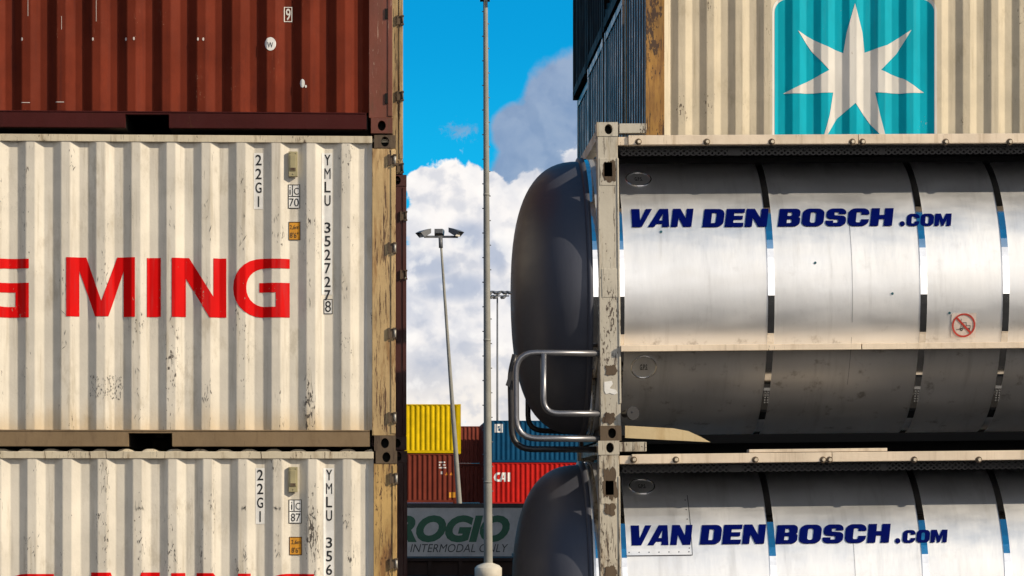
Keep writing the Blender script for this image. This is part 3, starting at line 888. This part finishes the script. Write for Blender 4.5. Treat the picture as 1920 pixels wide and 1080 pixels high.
    x = -hx + .20; pit = .052
    yk = -hy + .13
    while x < hx - .25:
        gap = 1.05 < ((x + hx) % 1.24) < 1.14
        for zz in (zw - .062, zw - .024):
            if gap: mb.quad([(x, yk, zz), (x + pit, yk, zz), (x + pit, yk, zz + .038), (x, yk, zz + .038)])
            else:
                n_ = 8; out, inn = [], []
                for i in range(n_):
                    an = 2 * math.pi * (i + .5) / n_; ca, sa = math.cos(an), math.sin(an)
                    kx = pit / 2 if abs(ca) > abs(sa) else pit / 2 * abs(ca) / abs(sa)
                    kz = .019 if abs(sa) >= abs(ca) else .019 * abs(sa) / abs(ca)
                    cx, cz = x + pit / 2, zz + .019
                    out.append((cx + math.copysign(pit / 2 if abs(ca) > .5 else pit / 5, ca), yk, cz + math.copysign(.019 if abs(sa) > .5 else .0079, sa)))
                    inn.append((cx + .011 * ca, yk, cz + .010 * sa))
                mb.grid([out, inn], 0, False, True)
        x += pit
    mb.build('perforated_edge', 'grating', root)
    if not upper:       # loose aluminium strip lying on the top rail
        a = loc(1405, 847); b = loc(1664, 838)
        MB().box(a[0], b[0], -hy + .01, -hy + .16, zr1 + .004, zr1 + .030).build('top_strip', 'alu_rail', root, .003)
    # --- mid rail, its inner shelf added to keep sun off the lower shell
    zm = loc(1400, 652 + dyp)[1]
    mb = MB()
    for xa_, xb_ in ((-hx + .168, xj - .003), (xj + .003, hx - .168)):
        mb.box(xa_, xb_, -hy - .045, -hy - .02, zm - .026, zm + .026).box(xa_, xb_, -hy - .0205, -RAD * .86, zm + .012, zm + .024)
    mb.build('side_rail', 'alu_rail', root, .004)
    # --- lower rail, cream gusset
    g = [loc(*p) for p in ((1172, 798 + dyp), (1262, 803 + dyp), (1290, 808 + dyp), (1312, 818 + dyp), (1332, 829 + dyp), (1172, 821 + dyp))]
    mb = MB()
    y0, y1 = -hy + .0, -hy + .02
    mb.quad([(q[0], y0, q[1]) for q in g]); mb.quad([(q[0], y1, q[1]) for q in g])
    for i in range(len(g)):
        p, q = g[i], g[(i + 1) % len(g)]
        mb.quad([(p[0], y0, p[1]), (q[0], y0, q[1]), (q[0], y1, q[1]), (p[0], y1, p[1])])
    mb.build('gusset', 'cream_plate', root)
    for ya, yb, zb in ((-.55, -.45, -.012), (.62, .75, -.10 if upper else .004)): MB().box(-hx + .17, hx - .17, ya, yb, zb, .06).build('gap_shade_beam', 'shade_black', root)  # painted black so the gap under the shell stays dark in sun
    # cladding joint
    # --- decals on the shell
    surf = lambda x, z: -math.sqrt(max(.01, (RAD) ** 2 - (z - ZC) ** 2))
    zcuts = [ZC + RAD * math.sin(2 * math.pi * j / N) for j in range(-30, 31)]
    D = lambda nme, vf, m, off=.008, lab=None: decal(nme, vf, surf, m, root, off, (), zcuts, lab)
    # company name in heavy sloping capitals
    def wordfit(px0, px1, py0, py1, word, shear, spc):
        vf = heavy(word, spc)
        v, f = vf
        v = [(x + shear * z, z) for x, z in v]
        xa, xb = min(p[0] for p in v), max(p[0] for p in v)
        a = loc(px0, py1, .06); b = loc(px1, py0, .06)
        k = (px1 - px0)
        out = []
        for x, z in v:
            u = (x - xa) / (xb - xa)
            px = px0 + u * k; py = py1 + (py0 - py1) * z
            # baseline follows the tank's own tilt
            q = loc(px, py, .05)
            out.append((q[0], a[1] + (b[1] - a[1]) * z))
        return out, f
    if upper:
        nm = [(1187, 1305, 387, 424, 'VAN'), (1319, 1447, 387, 424, 'DEN'), (1461, 1683, 386, 423, 'BOSCH'), (1704, 1791, 397, 422, 'COM')]
        dot = (1696, 417)
    else:
        nm = [(1186, 1303, 984, 1023, 'VAN'), (1314, 1442, 983, 1021, 'DEN'), (1456, 1677, 982, 1020, 'BOSCH'), (1696, 1783, 993, 1018, 'COM')]
        dot = (1687, 1014)
    parts = [wordfit(a_, b_, c_, d_, wd, .16, .07) for a_, b_, c_, d_, wd in nm]
    dq = loc(dot[0], dot[1], .05); parts.append(disc(dq[0], dq[1], .022, .022, 16))
    D('lettering', join(parts), 'navy_letter', lab='navy blue sloping company name')
    # round inspection covers
    spots = [((1197, 335), .105)] + ([((1207, 690), .102)] if upper else [])
    for (px, py), r in spots:
        wx, wz = None, None
        # on the curved shell the picture row fixes the angle
        best = None
        for j in range(-60, 85):
            an = R(j); zz = ZC + RAD * math.sin(an); yy = -RAD * math.cos(an)
            Pw = root.location + Vector((loc(px, py, yy + hy)[0] * ct + zz * st, yy, -loc(px, py, yy + hy)[0] * st + zz * ct))
            q = at(px, py + (0 if upper else 577), Pw.y)[1]
            e = abs(q - Pw.z)
            if best is None or e < best[0]: best = (e, an, yy)
        an, yy = best[1], best[2]
        cx = loc(px + dxp * 0, py, yy + hy)[0]
        tn = Vector((0, math.sin(an), math.cos(an))); nn = Vector((0, -math.cos(an), math.sin(an)))
        C = Vector((cx, 0, ZC)) + nn * (RAD + .003)
        mb = MB()
        pts = [C + Vector((1, 0, 0)) * (r * math.cos(2 * math.pi * i / 40)) + tn * (r * math.sin(2 * math.pi * i / 40)) for i in range(40)]
        pts.append(pts[0])
        rows = []
        for i in range(40):
            c_ = Vector((1, 0, 0)) * math.cos(2 * math.pi * i / 40) + tn * math.sin(2 * math.pi * i / 40)
            sag = RAD - math.sqrt(RAD ** 2 - (r * math.sin(2 * math.pi * i / 40)) ** 2)
            rows.append([C - nn * (sag - .0) + c_ * (r + .006 * math.cos(t)) + nn * (.006 * math.sin(t)) for t in [k * math.pi / 3 for k in range(6)]])
        rows.append(rows[0])
        mb.grid(rows, 0, True, True)
        mb.build('inspection_cover', 'band_polish', root)
        zz = ZC + RAD * math.sin(an)
        dz_ = .022 * math.cos(an) + .004
        D('cover_text', fit(text_mesh('G.P.S.', .015), cx - .032, cx + .032, zz - dz_, zz + dz_), 'black_letter', .006)
    # drain knob
    if True:
        x, z = loc(1185, 775 + dyp)
        MB().cyl((x - .05, -1.10, z), (x, -1.24, z), .03, n=16).cyl((x - .004, -1.235, z), (x + .006, -1.262, z), .055, n=24).cyl((x + .0, -1.255, z + .01), (x + .002, -1.272, z + .012), .008, n=8).build('drain_knob', 'tube_dark', root)
    if upper:
        a = loc(1785, 632, .05); b = loc(1831, 587, .05)
        D('sign', rect(a[0], b[0], a[1], b[1]), 'pale_pink', .006, 'square no-forklift warning sticker')
        cx, cz = (a[0] + b[0]) / 2, (a[1] + b[1]) / 2; rr_ = (b[0] - a[0]) * .47
        k = rr_
        bar = ([(cx + p[0] * k, cz + p[1] * k) for p in ((-.70, .58), (-.58, .70), (.70, -.58), (.58, -.70))], [(0, 1, 2, 3)])
        truck = join([ring(cx - .17 * k, cz - .36 * k, .05 * k, .12 * k, 16), ring(cx + .45 * k, cz - .38 * k, .05 * k, .12 * k, 16), rect(cx - .38 * k, cx + .6 * k, cz - .27 * k, cz - .23 * k), rect(cx + .56 * k, cx + .60 * k, cz - .27 * k, cz - .02 * k), rect(cx + .2 * k, cx + .6 * k, cz - .05 * k, cz - .01 * k), rect(cx - .05 * k, cx + .24 * k, cz + .2 * k, cz + .24 * k), rect(cx - .07 * k, cx - .03 * k, cz - .25 * k, cz + .24 * k), rect(cx + .2 * k, cx + .24 * k, cz - .05 * k, cz + .24 * k), rect(cx - .24 * k, cx - .20 * k, cz - .3 * k, cz + .55 * k), rect(cx - .62 * k, cx - .22 * k, cz - .38 * k, cz - .34 * k)])
        D('sign_truck', truck, 'grey_letter', .008)
        D('sign_ring', join([ring(cx, cz, rr_ * .86, rr_, 48), bar]), 'sticker_red', .010)
        for i, (px, py) in enumerate(((1241, 433), (1528, 493), (1672, 551), (1780, 587))):
            q = loc(px, py, .06)
            D('plug', disc(q[0], q[1], .011, .011, 12), 'plug_teal', .006)
    else:
        a = loc(1174, 1043, .05); b = loc(1297, 928, .12)
        D('patch_panel', rect(a[0], b[0], a[1], b[1]), 'clad', .004, 'riveted repair panel behind the name')
        D('patch_edge', join([rect(a[0], b[0], a[1], a[1] + .006), rect(b[0] - .005, b[0], a[1], b[1])]), 'tube_dark', .006)
        rv = []
        for i in range(7): rv.append(disc(a[0] + .03 + (b[0] - a[0] - .06) * i / 6, a[1] + .03, .005, .005, 8))
        for i in range(6): rv.append(disc(b[0] - .025, a[1] + .06 + (b[1] - a[1] - .1) * i / 5, .005, .005, 8))
        D('rivet_marking', join(rv), 'tube_dark', .006)
    # vertical cladding seam
    q = loc(1600, 560)[0]
    D('seam', join([rect(q - .0015, q + .0015, ZC - .3, ZC + .62), rect(q - .0015, q + .0015, ZC - .8, ZC - .42)]), 'tube_steel', .0035)
    # --- strap buckles on the bands under the side rail
    for x in bx[2:5]:
        mb = MB()
        for an in (R(-44),):
            yy, zz = -(RAD + .012) * math.cos(an), ZC + (RAD + .012) * math.sin(an)
            mb.box(x - .026, x + .026, yy - .008, yy + .014, zz - .01, zz + .012)
            for k in range(5):
                for j in (-1, 1):
                    mb.box(x + j * .012 - .005, x + j * .012 + .005, yy + .004 + k * .012, yy + .02 + k * .012, zz - .03 - k * .02, zz - .02 - k * .02)
        mb.build('buckle', 'galv_bright', root)
    # --- bent guard tubes at the head end
    yf, yr = -hy + .04, hy - .3
    def tp(px, py, y): 
        q = loc(px, py + dyp, y + hy); return (q[0], y, q[1])
    mb = MB().tube([tp(1127, 663, yf), tp(967, 661, yf), tp(968, 822, yf), tp(1127, 823, yf)], .026, .17)
    mb.build('guard_tube', 'tube_steel', root)
    MB().tube([tp(1019, 663, yf - .01), tp(1019, 775, yf - .01), tp(1127, 776, yf - .01)], .026, .12).build('guard_tube', 'tube_steel', root)
    MB().tube([tp(966, 665, yf + .25), tp(957, 700, yf + .25), tp(960, 842, yf + .25), tp(1120, 843, yf + .25)], .026, .17).build('guard_tube', 'tube_dark', root)
    MB().tube([tp(990, 700, yr), tp(990, 806, yr), tp(1110, 812, yr)], .024, .13).build('guard_tube', 'tube_dark', root)
    mb = MB()
    p0, p1, p2 = tp(967, 664, yf + .1), tp(948, 722, yf + .1), tp(956, 726, yf + .1)
    for yy in (0,): mb.quad([p0, p1, p2]); mb.quad([(p[0], p[1] + .02, p[2]) for p in (p0, p1, p2)])
    for a_, b_ in ((p0, p1), (p1, p2), (p2, p0)): mb.quad([a_, b_, (b_[0], b_[1] + .02, b_[2]), (a_[0], a_[1] + .02, a_[2])])
    mb.build('guard_plate', 'tube_dark', root)
    if upper:
        q0 = loc(1133, 733); q1 = loc(1152, 714)
        pl = [loc(*p) for p in ((1133, 716), (1147, 714), (1149, 720), (1143, 728), (1155, 731), (1158, 737), (1152, 740), (1143, 737), (1136, 739), (1133, 733))]
        decal('sticker', (pl, [tuple(range(len(pl)))]), lambda x, z: -hy, 'placard_white', root, .004)
    return root
def heavy(word, spc):
    s = .34; t = .24
    def rr(x0, z0, x1, z1, r): return [(x0, z0, r), (x1, z0, r), (x1, z1, r), (x0, z1, r)]
    G = {
        'V': (1.0, [[(0, 1), (.40, 1), (.50, .36), (.70, 1), (1.0, 1), (.62, 0), (.16, 0)]]),
        'A': (1.02, [[(0, 0), (.30, 0), (.40, .17), (.66, .17), (.67, 0), (1.02, 0), (.86, 1), (.44, 1)], [(.50, .36), (.655, .36), (.64, .74)]]),
        'N': (.98, [[(0, 0), (0, 1), (.36, 1), (.66, .48), (.66, 1), (.98, 1), (.98, 0), (.60, 0), (.32, .50), (.32, 0)]]),
        'D': (.92, [[(0, 0), (.92, 0, .30), (.92, 1, .30), (0, 1)], [(.36, .22), (.57, .22, .08), (.57, .78, .08), (.36, .78)]]),
        'E': (.82, [[(0, 0), (0, 1), (.82, 1), (.82, .77), (.36, .77), (.36, .61), (.76, .61), (.76, .40), (.36, .40), (.36, .23), (.82, .23), (.82, 0)]]),
        'B': (.92, [[(0, 0), (.92, 0, .24), (.92, .50, .12), (.84, .52), (.90, .58), (.90, 1, .22), (0, 1)], [(.36, .20), (.56, .20, .06), (.56, .41, .06), (.36, .41)], [(.36, .60), (.55, .60, .06), (.55, .80, .06), (.36, .80)]]),
        'O': (.94, [rr(0, 0, .94, 1, .30), rr(.35, .20, .59, .80, .10)]),
        'S': (.88, [[(0, 0, .26), (.88, 0, .26), (.88, .58, .2), (.36, .62, .04), (.36, .79, .04), (.54, .79), (.54, .68), (.86, .68), (.86, 1, .26), (.02, 1, .26), (.02, .42, .2), (.54, .38, .04), (.54, .20, .04), (.34, .20), (.34, .32), (0, .32)]]),
        'C': (.90, [[(0, 0, .30), (.90, 0, .30), (.90, .38), (.56, .38), (.56, .21, .06), (.35, .21, .06), (.35, .79, .06), (.56, .79, .06), (.56, .64), (.90, .64), (.90, 1, .30), (0, 1, .30)]]),
        'H': (.94, [[(0, 0), (0, 1), (.36, 1), (.36, .62), (.58, .62), (.58, 1), (.94, 1), (.94, 0), (.58, 0), (.58, .39), (.36, .39), (.36, 0)]]),
        'M': (1.16, [[(0, 0), (0, 1), (.40, 1), (.58, .5), (.76, 1), (1.16, 1), (1.16, 0), (.84, 0), (.84, .56), (.66, 0), (.50, 0), (.32, .56), (.32, 0)]]),
    }
    out = []; x = 0
    for ch in word:
        wd, loops = G[ch]
        v, f = loops_mesh([fillet(l) for l in loops])
        out.append(([(p[0] + x, p[1]) for p in v], f)); x += wd + spc
        if ch == 'V': x -= .16
    return join(out)
tank('upper stainless tank container with blue lettering and a round no-forklift sticker', Z2, 0, True)
tank('lower stainless tank container with riveted patch panel behind its blue lettering', Z1, .012, False)

# ================================================================== containers behind the tanks
YM = 28.1
L40 = 12.19
XM = X(1211, YM)
PM = 54.1 / (F / YM) * 1.0
GM = 'containers in the tall block behind the tanks'
ph_m = X(1258.5, YM) - (XM + L40 / 2) 
maersk, sfx, cfx, locx = container('shipping_container', 'cream container with white star on a turquoise square, standing above and behind the tanks', GM, L40, H20, XM + L40, YM, Z3, 'maersk_wall', 'rusty_yellow', 'rusty_yellow', 'rusty_yellow', 'rusty_yellow', ph=ph_m, pitch=PM, endwall='dark_grey_wall', seed=4)  # the end wall's deep shade is put into its dark colour
Dm = lambda n, vf, m, off, lab=None: decal(n, vf, sfx, m, maersk, off, cfx.brk, [.17 + (H20 - .23) * i / 10 for i in range(11)], lab)
def mp(pts): return [(*locx(p[0], p[1]), *([p[2] / (F / YM)] if len(p) == 3 else [])) for p in pts]
Dm('emblem_border', loops_mesh([fillet(mp([(1448, -8, 30), (1757, -8, 30), (1757, 300, 30), (1448, 300, 30)]))]), 'white_letter', .004)
Dm('emblem_square', loops_mesh([fillet(mp([(1453, -3, 26), (1752, -3, 26), (1752, 295, 26), (1453, 295, 26)]))]), 'teal_letter', .007)
star = [(1603, 6), (1618, 60), (1622, 98), (1664, 84), (1709, 56), (1682, 100), (1652, 131), (1695, 148), (1734, 173), (1690, 175), (1641, 173), (1650, 215), (1664, 268), (1632, 232), (1604, 193), (1570, 222), (1540, 272), (1556, 215), (1563, 173), (1510, 175), (1469, 175), (1520, 150), (1555, 131), (1522, 95), (1496, 57), (1540, 82), (1582, 99), (1588, 60)]
Dm('emblem_star', loops_mesh([mp(star)]), 'white_letter', .010, 'white star with seven points')
tops = []
def rowbox(label, k, z0, wall, px=None, ec=True):
    Y = YM + 2.72 * k
    return container('shipping_container', label, GM, L40, H20, XM + L40 + (0 if px is None else px), Y, z0, wall, wall, wall, wall, wall, endwall=wall, casting_holes=False, simple=True, seed=k, endcorr=ec)[0]
rowbox('dark grey ribbed container second in depth behind the star container', 1, Z3, 'dark_grey_wall', .0)
rowbox('dark grey ribbed container third in depth behind the star container', 2, Z3, 'dark_grey_wall', .0)
rowbox('dark grey ribbed container at the far left end of the tall block, lower tier', 3, Z3, 'dark_grey_wall', .06)
rowbox('black container with a plain end, high above the grey ribbed ones', 1, Z3 + H20 + .01, 'black_wall', -.02, False)
rowbox('dark ribbed container high up between the plain black one and the outermost', 2, Z3 + H20 + .01, 'black_wall', -.01)
rowbox('dark ribbed container high up, farthest left against the blue sky', 3, Z3 + H20 + .01, 'black_wall', .0)
base = rowbox('dark container low in the block hidden behind the tanks', 0, Z1, 'black_wall', .45)
for k in range(4):
    for zz in (Z1, Z2):
        if k == 0 and zz == Z1: continue
        copy_tree(base, (base.location.x, base.location.y + 2.72 * k, zz))

# ================================================================== far container stacks
GF = 'far container stacks seen through the gap'
def far(label, pxr, Y, z0, wall, L=L20, ph=None, n=None):
    return container('shipping_container', label, GF, L, H20, X(pxr, Y), Y, z0, wall, wall, wall, wall, wall, casting_holes=False, simple=True, pocket=False, pitch=.262, seed=6, dep=.045)
YY = 145.0
far('yellow ribbed container on top of the far stack', 864, YY, Z3, 'yellow_wall')
br, sb, cbk, lb = far('brown container with small white and orange markings under the yellow one', 858, YY, Z2, 'brown_wall')
far('brown container at the foot of the yellow stack', 860, YY, Z1, 'brown_wall')
def farbars(px0, py0, rows, wdt, hgt, gap, seed):
    out = []; rr_ = random.Random(seed)
    for r_ in range(rows):
        x = px0
        for k in range(5):
            wv = wdt * rr_.uniform(.6, 1.2)
            if rr_.random() > .15:
                a = lb(x, py0 + r_ * gap + hgt); b = lb(x + wv, py0 + r_ * gap); out.append(rect(a[0], b[0], a[1], b[1]))
            x += wv + 1.1
            if x > px0 + 17: break
    return join(out)
decal('marking', farbars(823, 865.5, 3, 2.3, 2.6, 5, 1), sb, 'placard_white', br, .01, cbk.brk)
def tri(px, py, s_): return [lb(px - s_, py + s_), lb(px + s_, py + s_), lb(px, py - s_)], [(0, 1, 2)]
decal('warning_marking', join([tri(837.5, 888, 3), tri(846, 888, 3)]), sb, 'orange_mark', br, .01, cbk.brk)
decal('marking', prect(lb, 826.5, 884, 830, 889), sb, 'placard_white', br, .01, cbk.brk)
decal('height_sticker', join([prect(lb, 842, 923, 846, 933), prect(lb, 847, 923, 854, 933)]), sb, 'placard_orange', br, .01, cbk.brk)
# stack with the blue and the scarlet boxes
YC = 170.0
xb0 = X(911, YC)
def bluebox(label, z0, wall, row=0, L=L40):
    return container('shipping_container', label, GF, L, H20, xb0 + L, YC + row * 2.6, z0, wall, wall, wall, wall, wall, casting_holes=False, simple=True, pocket=False, pitch=.30, seed=8, dep=.045)
blu, sbl, cbl, lbl = bluebox('dark blue ribbed container with a small white square logo', Z3, 'blue_wall')
decal('logo_plate', prect(lbl, 927.5, 795, 943, 811), sbl, 'placard_white', blu, .012, cbl.brk)
decal('logo_mark', join([prect(lbl, 933.5, 799, 937, 802), prect(lbl, 934.5, 803, 938, 808)]), sbl, 'blue_wall', blu, .024, cbl.brk)
sca, ssc, csc, lsc = bluebox('scarlet ribbed container with white lettering under the dark blue one', Z2, 'scarlet_wall')
def lsh(l): return [lsc(*p) for p in l]
CAI = [loops_mesh([fillet([(*lsc(p[0], p[1]), *([p[2] / 30.6] if len(p) == 3 else [])) for p in [(938, 886), (930, 886, 4), (926, 892, 4), (926, 899, 4), (930, 903, 4), (937, 903), (938, 899), (933, 899), (931, 897), (931, 892), (933, 890), (937, 890)]])]),
       loops_mesh([lsh([(936, 903), (941.5, 886), (949, 886), (949, 903), (945, 903), (945, 899), (941.5, 899), (940.5, 903)]), lsh([(942.5, 896), (945, 896), (945, 889)])]),
       loops_mesh([lsh([(952, 886), (956.5, 886), (956.5, 903), (952, 903)])])]
decal('lettering', join(CAI), ssc, 'placard_white', sca, .012, csc.brk)
lowb_ = bluebox('brown container at the foot of the blue and scarlet stack', Z1, 'brown_wall')[0]
for row in (1, 2, 3):
    for zz in (Z1, Z2, Z3):
        copy_tree(lowb_, (lowb_.location.x, lowb_.location.y + 2.6 * row, zz), 'brown container in the rows hidden behind the blue and scarlet stack')
YN = 181.0
for zz, lab in ((Z3, 'brown container half in shadow, top of the stack between the yellow box and mast'), (Z2, 'brown container in deep shadow below the half lit one beside the mast'), (Z1, 'brown container in deep shadow at the foot of the shaded stack')):
    far(lab, 925, YN, zz, 'brown_wall_pale', L40)

# grey curtain-sided swap body with green lettering
YA = 120.0
xr_a = X(1030, YA); LA = 13.6
amb = thing('swap_body', (xr_a - LA / 2, YA + 1.25, 0), 'grey swap body with large green sloping letters, in shade in front of the far stacks', 'swap body')
za, zb_ = Z(1043, YA), Z(952, YA)
MB().box(-LA / 2, LA / 2, -1.24, 1.24, za, zb_).build('curtain', 'grey_curtain', amb)
MB().box(-LA / 2 - .02, LA / 2 + .02, -1.27, 1.27, zb_, Z(944, YA)).build('roof', 'charcoal', amb, .02)
mb = MB().box(-LA / 2 - .01, LA / 2 + .01, -1.26, 1.26, za - .12, za)
mb.build('sill', 'charcoal', amb)
mb = MB()
for i in range(8): MB().box(-LA / 2 + .4 + i * 1.8, -LA / 2 + .6 + i * 1.8, -1.2, 1.2, 0, za - .12).build('skid', 'charcoal', amb)
def la(px, py):
    q = at(px, py, YA); return q[0] - (xr_a - LA / 2), q[1]
sfa = lambda x, z: -1.24
def atext(s, x0, x1, y0, y1, bold, shear):
    a = la(x0, y1); b = la(x1, y0); return fit(text_mesh(s, bold, shear), a[0], b[0], a[1], b[1])
decal('lettering', atext('AMBROGIO', 596, 956, 966, 1017, .055, .25), sfa, 'green_letter', amb, .006)
decal('slogan', atext('INTERMODAL ONLY', 769, 953, 1020, 1035.5, .0, .25), sfa, 'grey_letter', amb, .006)
# made-up black flat rack in front, standing in for a dark shaded container
YR = 88.0
fr = thing('dark_filler', (X(990, YR) - 6.0, YR + 1.22, 0), 'made-up black flat rack standing in for a dark shaded container below the swap body', 'flat rack')
zr_ = Z(1046, YR)
mb = MB().box(-6, 6, -1.22, 1.22, zr_ - .10, zr_).box(-5.8, 5.8, -1.1, 1.1, .06, zr_ - .10)
mb.build('deck', 'black_wall', fr)
for i in range(13): MB().box(-5.9 + i * .97, -5.78 + i * .97, -1.2, -1.1, .0, zr_ - .1).build('rib', 'black_wall', fr)
for sx in (-1, 1): MB().box(*sorted((sx * 6.0, sx * 5.6)), -1.2, 1.2, zr_, zr_ + .12).build('folded_end', 'charcoal', fr)
# unseen tall stack added behind the tanks to throw shade over the swap body
hs = container('shipping_container', 'brown container in the unseen shade-casting stack behind the tanks', 'containers in the unseen shade-casting stack behind the tanks', L40, H20, 10.6 + L40, 80, 0, 'brown_wall', 'brown_wall', 'brown_wall', 'brown_wall', 'brown_wall', casting_holes=False, simple=True, pocket=False)[0]
for r_ in range(14):
    for k in range(4):
        if r_ or k: copy_tree(hs, (hs.location.x, hs.location.y + 2.6 * r_, H20 * k))

# ================================================================== lamp masts
YP = 80.0
xm = X(915.5, YP)
mast = thing('lamp_mast', (xm, YP, 0), 'tall pale tapered lamp mast with step bolts on a round concrete base', 'lamp mast')
s_ = F / YP
zt = Z(-30, YP)
lean = (X(907, YP) - X(912.5, YP))
mb = MB()
rows = []
for i in range(13):
    f = i / 12; z = .5 + (zt - .5) * f; r = (8.3 - 4.2 * f) / s_
    rows.append([(lean * f + r * math.cos(2 * math.pi * k / 20), r * math.sin(2 * math.pi * k / 20), z) for k in range(20)])
mb.grid(rows, 0, True, True); mb.quad(rows[-1])
mb.build('pole', 'galvanised', mast)
zb0 = Z(1064, YP)
MB().lathe([(25.5 / s_, 0), (25.5 / s_, zb0 - .01), (24.5 / s_, zb0), (21 / s_, zb0 + .06), (9 / s_, Z(1055.5, YP)), (8.2 / s_, Z(1055, YP))]).build('plinth', 'concrete', mast)
mb = MB()
i = 0; z = 1.6
while z < zt - .5:
    f = (z - .5) / (zt - .5); r = (8.3 - 4.2 * f) / s_; sg = -1
    for sg, dz_ in ((-1, 0), (1, .36)):
        MB().cyl((lean * f + sg * r * .8, 0, z + dz_), (lean * f + sg * (r + .034), 0, z + dz_), .016, n=6).build('step_bolt', 'lamp_dark', mast)
    z += .71
mb = MB()
for z in (2.9, 7.0, 11.2):
    f = (z - .5) / (zt - .5); r = (8.3 - 4.2 * f) / s_ + .006
    MB().cyl((lean * f, 0, z), (lean * f, 0, z + .06), r, n=20).build('joint', 'galvanised', mast)
def floodlight(par, c, d, sz, tilt=-.5):
    """a floodlight head: box body with visor, on a yoke"""
    c = Vector(c); d = Vector(d).normalized(); u = Vector((0, 0, 1)); s = d.cross(u)
    def P(a, b, e): return c + d * a * sz + s * b * sz + u * (e + tilt * a) * sz
    mb = MB()
    A = [P(-.5, -.5, -.22), P(-.5, .5, -.22), P(-.5, .5, .3), P(-.5, -.5, .3)]
    B = [P(.4, -.6, -.4), P(.4, .6, -.4), P(.4, .6, .36), P(.4, -.6, .36)]
    V = [P(.95, .6, .30), P(.95, -.6, .30)]
    mb.quad(A[::-1])
    for i in range(4): mb.quad([A[i], A[(i + 1) % 4], B[(i + 1) % 4], B[i]])
    mb.quad([B[3], B[2], V[0], V[1]]); mb.quad([B[2], V[0], B[1]]); mb.quad([B[3], V[1], B[0]])
    h = mb.build('floodlight', 'lamp_dark', par, weld=False)
    g_ = MB(); e_ = .39
    g_.quad([P(e_ + .02, -.55, -.38), P(e_ + .02, .55, -.38), P(e_ + .02, .55, .33), P(e_ + .02, -.55, .33)])
    g_.build('lens', 'lamp_pale', h, weld=False)
zh = Z(0, YP)
MB().tube([(lean - .62, 0, zh + .10), (lean + .62, 0, zh + .10)], .035).build('cross_arm', 'galvanised', mast)
for dx_, dd in ((-.5, (-.8, -.6, 0)), (-.12, (0, -1, 0)), (.38, (.8, -.6, 0)), (0.0, (0, 1, 0))):
    floodlight(mast, (lean + dx_, -.12 if dx_ else .2, zh + .14), dd, .24)

# leaning lamp post with three floodlights
YS = 138.0
xs0, zs0 = at(868, 1040, YS)[0], 0.0
xs1, zs1 = at(826, 446, YS)
lp = thing('lamp_post', (xs0, YS, 0), 'thin leaning lamp post with three floodlights on a short crossbar', 'lamp post')
s2 = F / YS
mb = MB()
rows = []
for i in range(11):
    f = i / 10; r = (5.6 - 3.6 * f) / s2
    cx = (xs1 - xs0) * f; z = zs1 * f
    rows.append([(cx + r * math.cos(2 * math.pi * k / 14), r * math.sin(2 * math.pi * k / 14), z) for k in range(14)])
mb.grid(rows, 0, True, True); mb.quad(rows[-1])
mb.build('pole', 'galvanised', lp)
tx = xs1 - xs0
MB().cyl((tx + .02, 0, zs1 - .5), (tx, 0, zs1 + .02), 4 / s2, n=12).build('collar', 'lamp_dark', lp)
MB().box(tx - 31 / s2, tx + 33 / s2, -.06, .06, zs1, zs1 + 4.0 / s2).build('cross_bar', 'lamp_dark', lp)
floodlight(lp, (tx - 29 / s2, -.1, zs1 + 9 / s2), (-.85, -.5, 0), .44, -.35)
floodlight(lp, (tx - 3 / s2, 0, zs1 + 11 / s2), (.15, 1, 0), .40, -.1)
floodlight(lp, (tx + 26 / s2, -.1, zs1 + 11 / s2), (.85, -.5, 0), .44, -.35)

# far mast with a ring of lights
YFm = 300.0
xf = X(932.5, YFm); zf = Z(547, YFm)
fm = thing('lamp_mast', (xf, YFm, 0), 'thin far lamp mast with two rows of lights, rising above the dark blue container', 'lamp mast')
s3 = F / YFm
MB().lathe([(2.5 / s3, 0), (1.5 / s3, zf)], n=10).build('pole', 'lamp_dark', fm)
for zz, wd in ((zf, 18), (zf - 8 / s3, 14)):
    MB().box(-wd / s3, (wd + 8) / s3, -.06, .06, zz - .06, zz + .06).build('cross_arm', 'lamp_dark', fm)
for zz, xs_ in ((zf, (-13, -5, 3, 12, 22)), (zf - 8 / s3, (-11, -3, 12))):
    for q in xs_:
        floodlight(fm, (q / s3, -.2, zz - .12), (random.choice((-.7, .7)), -.7, 0), .40)
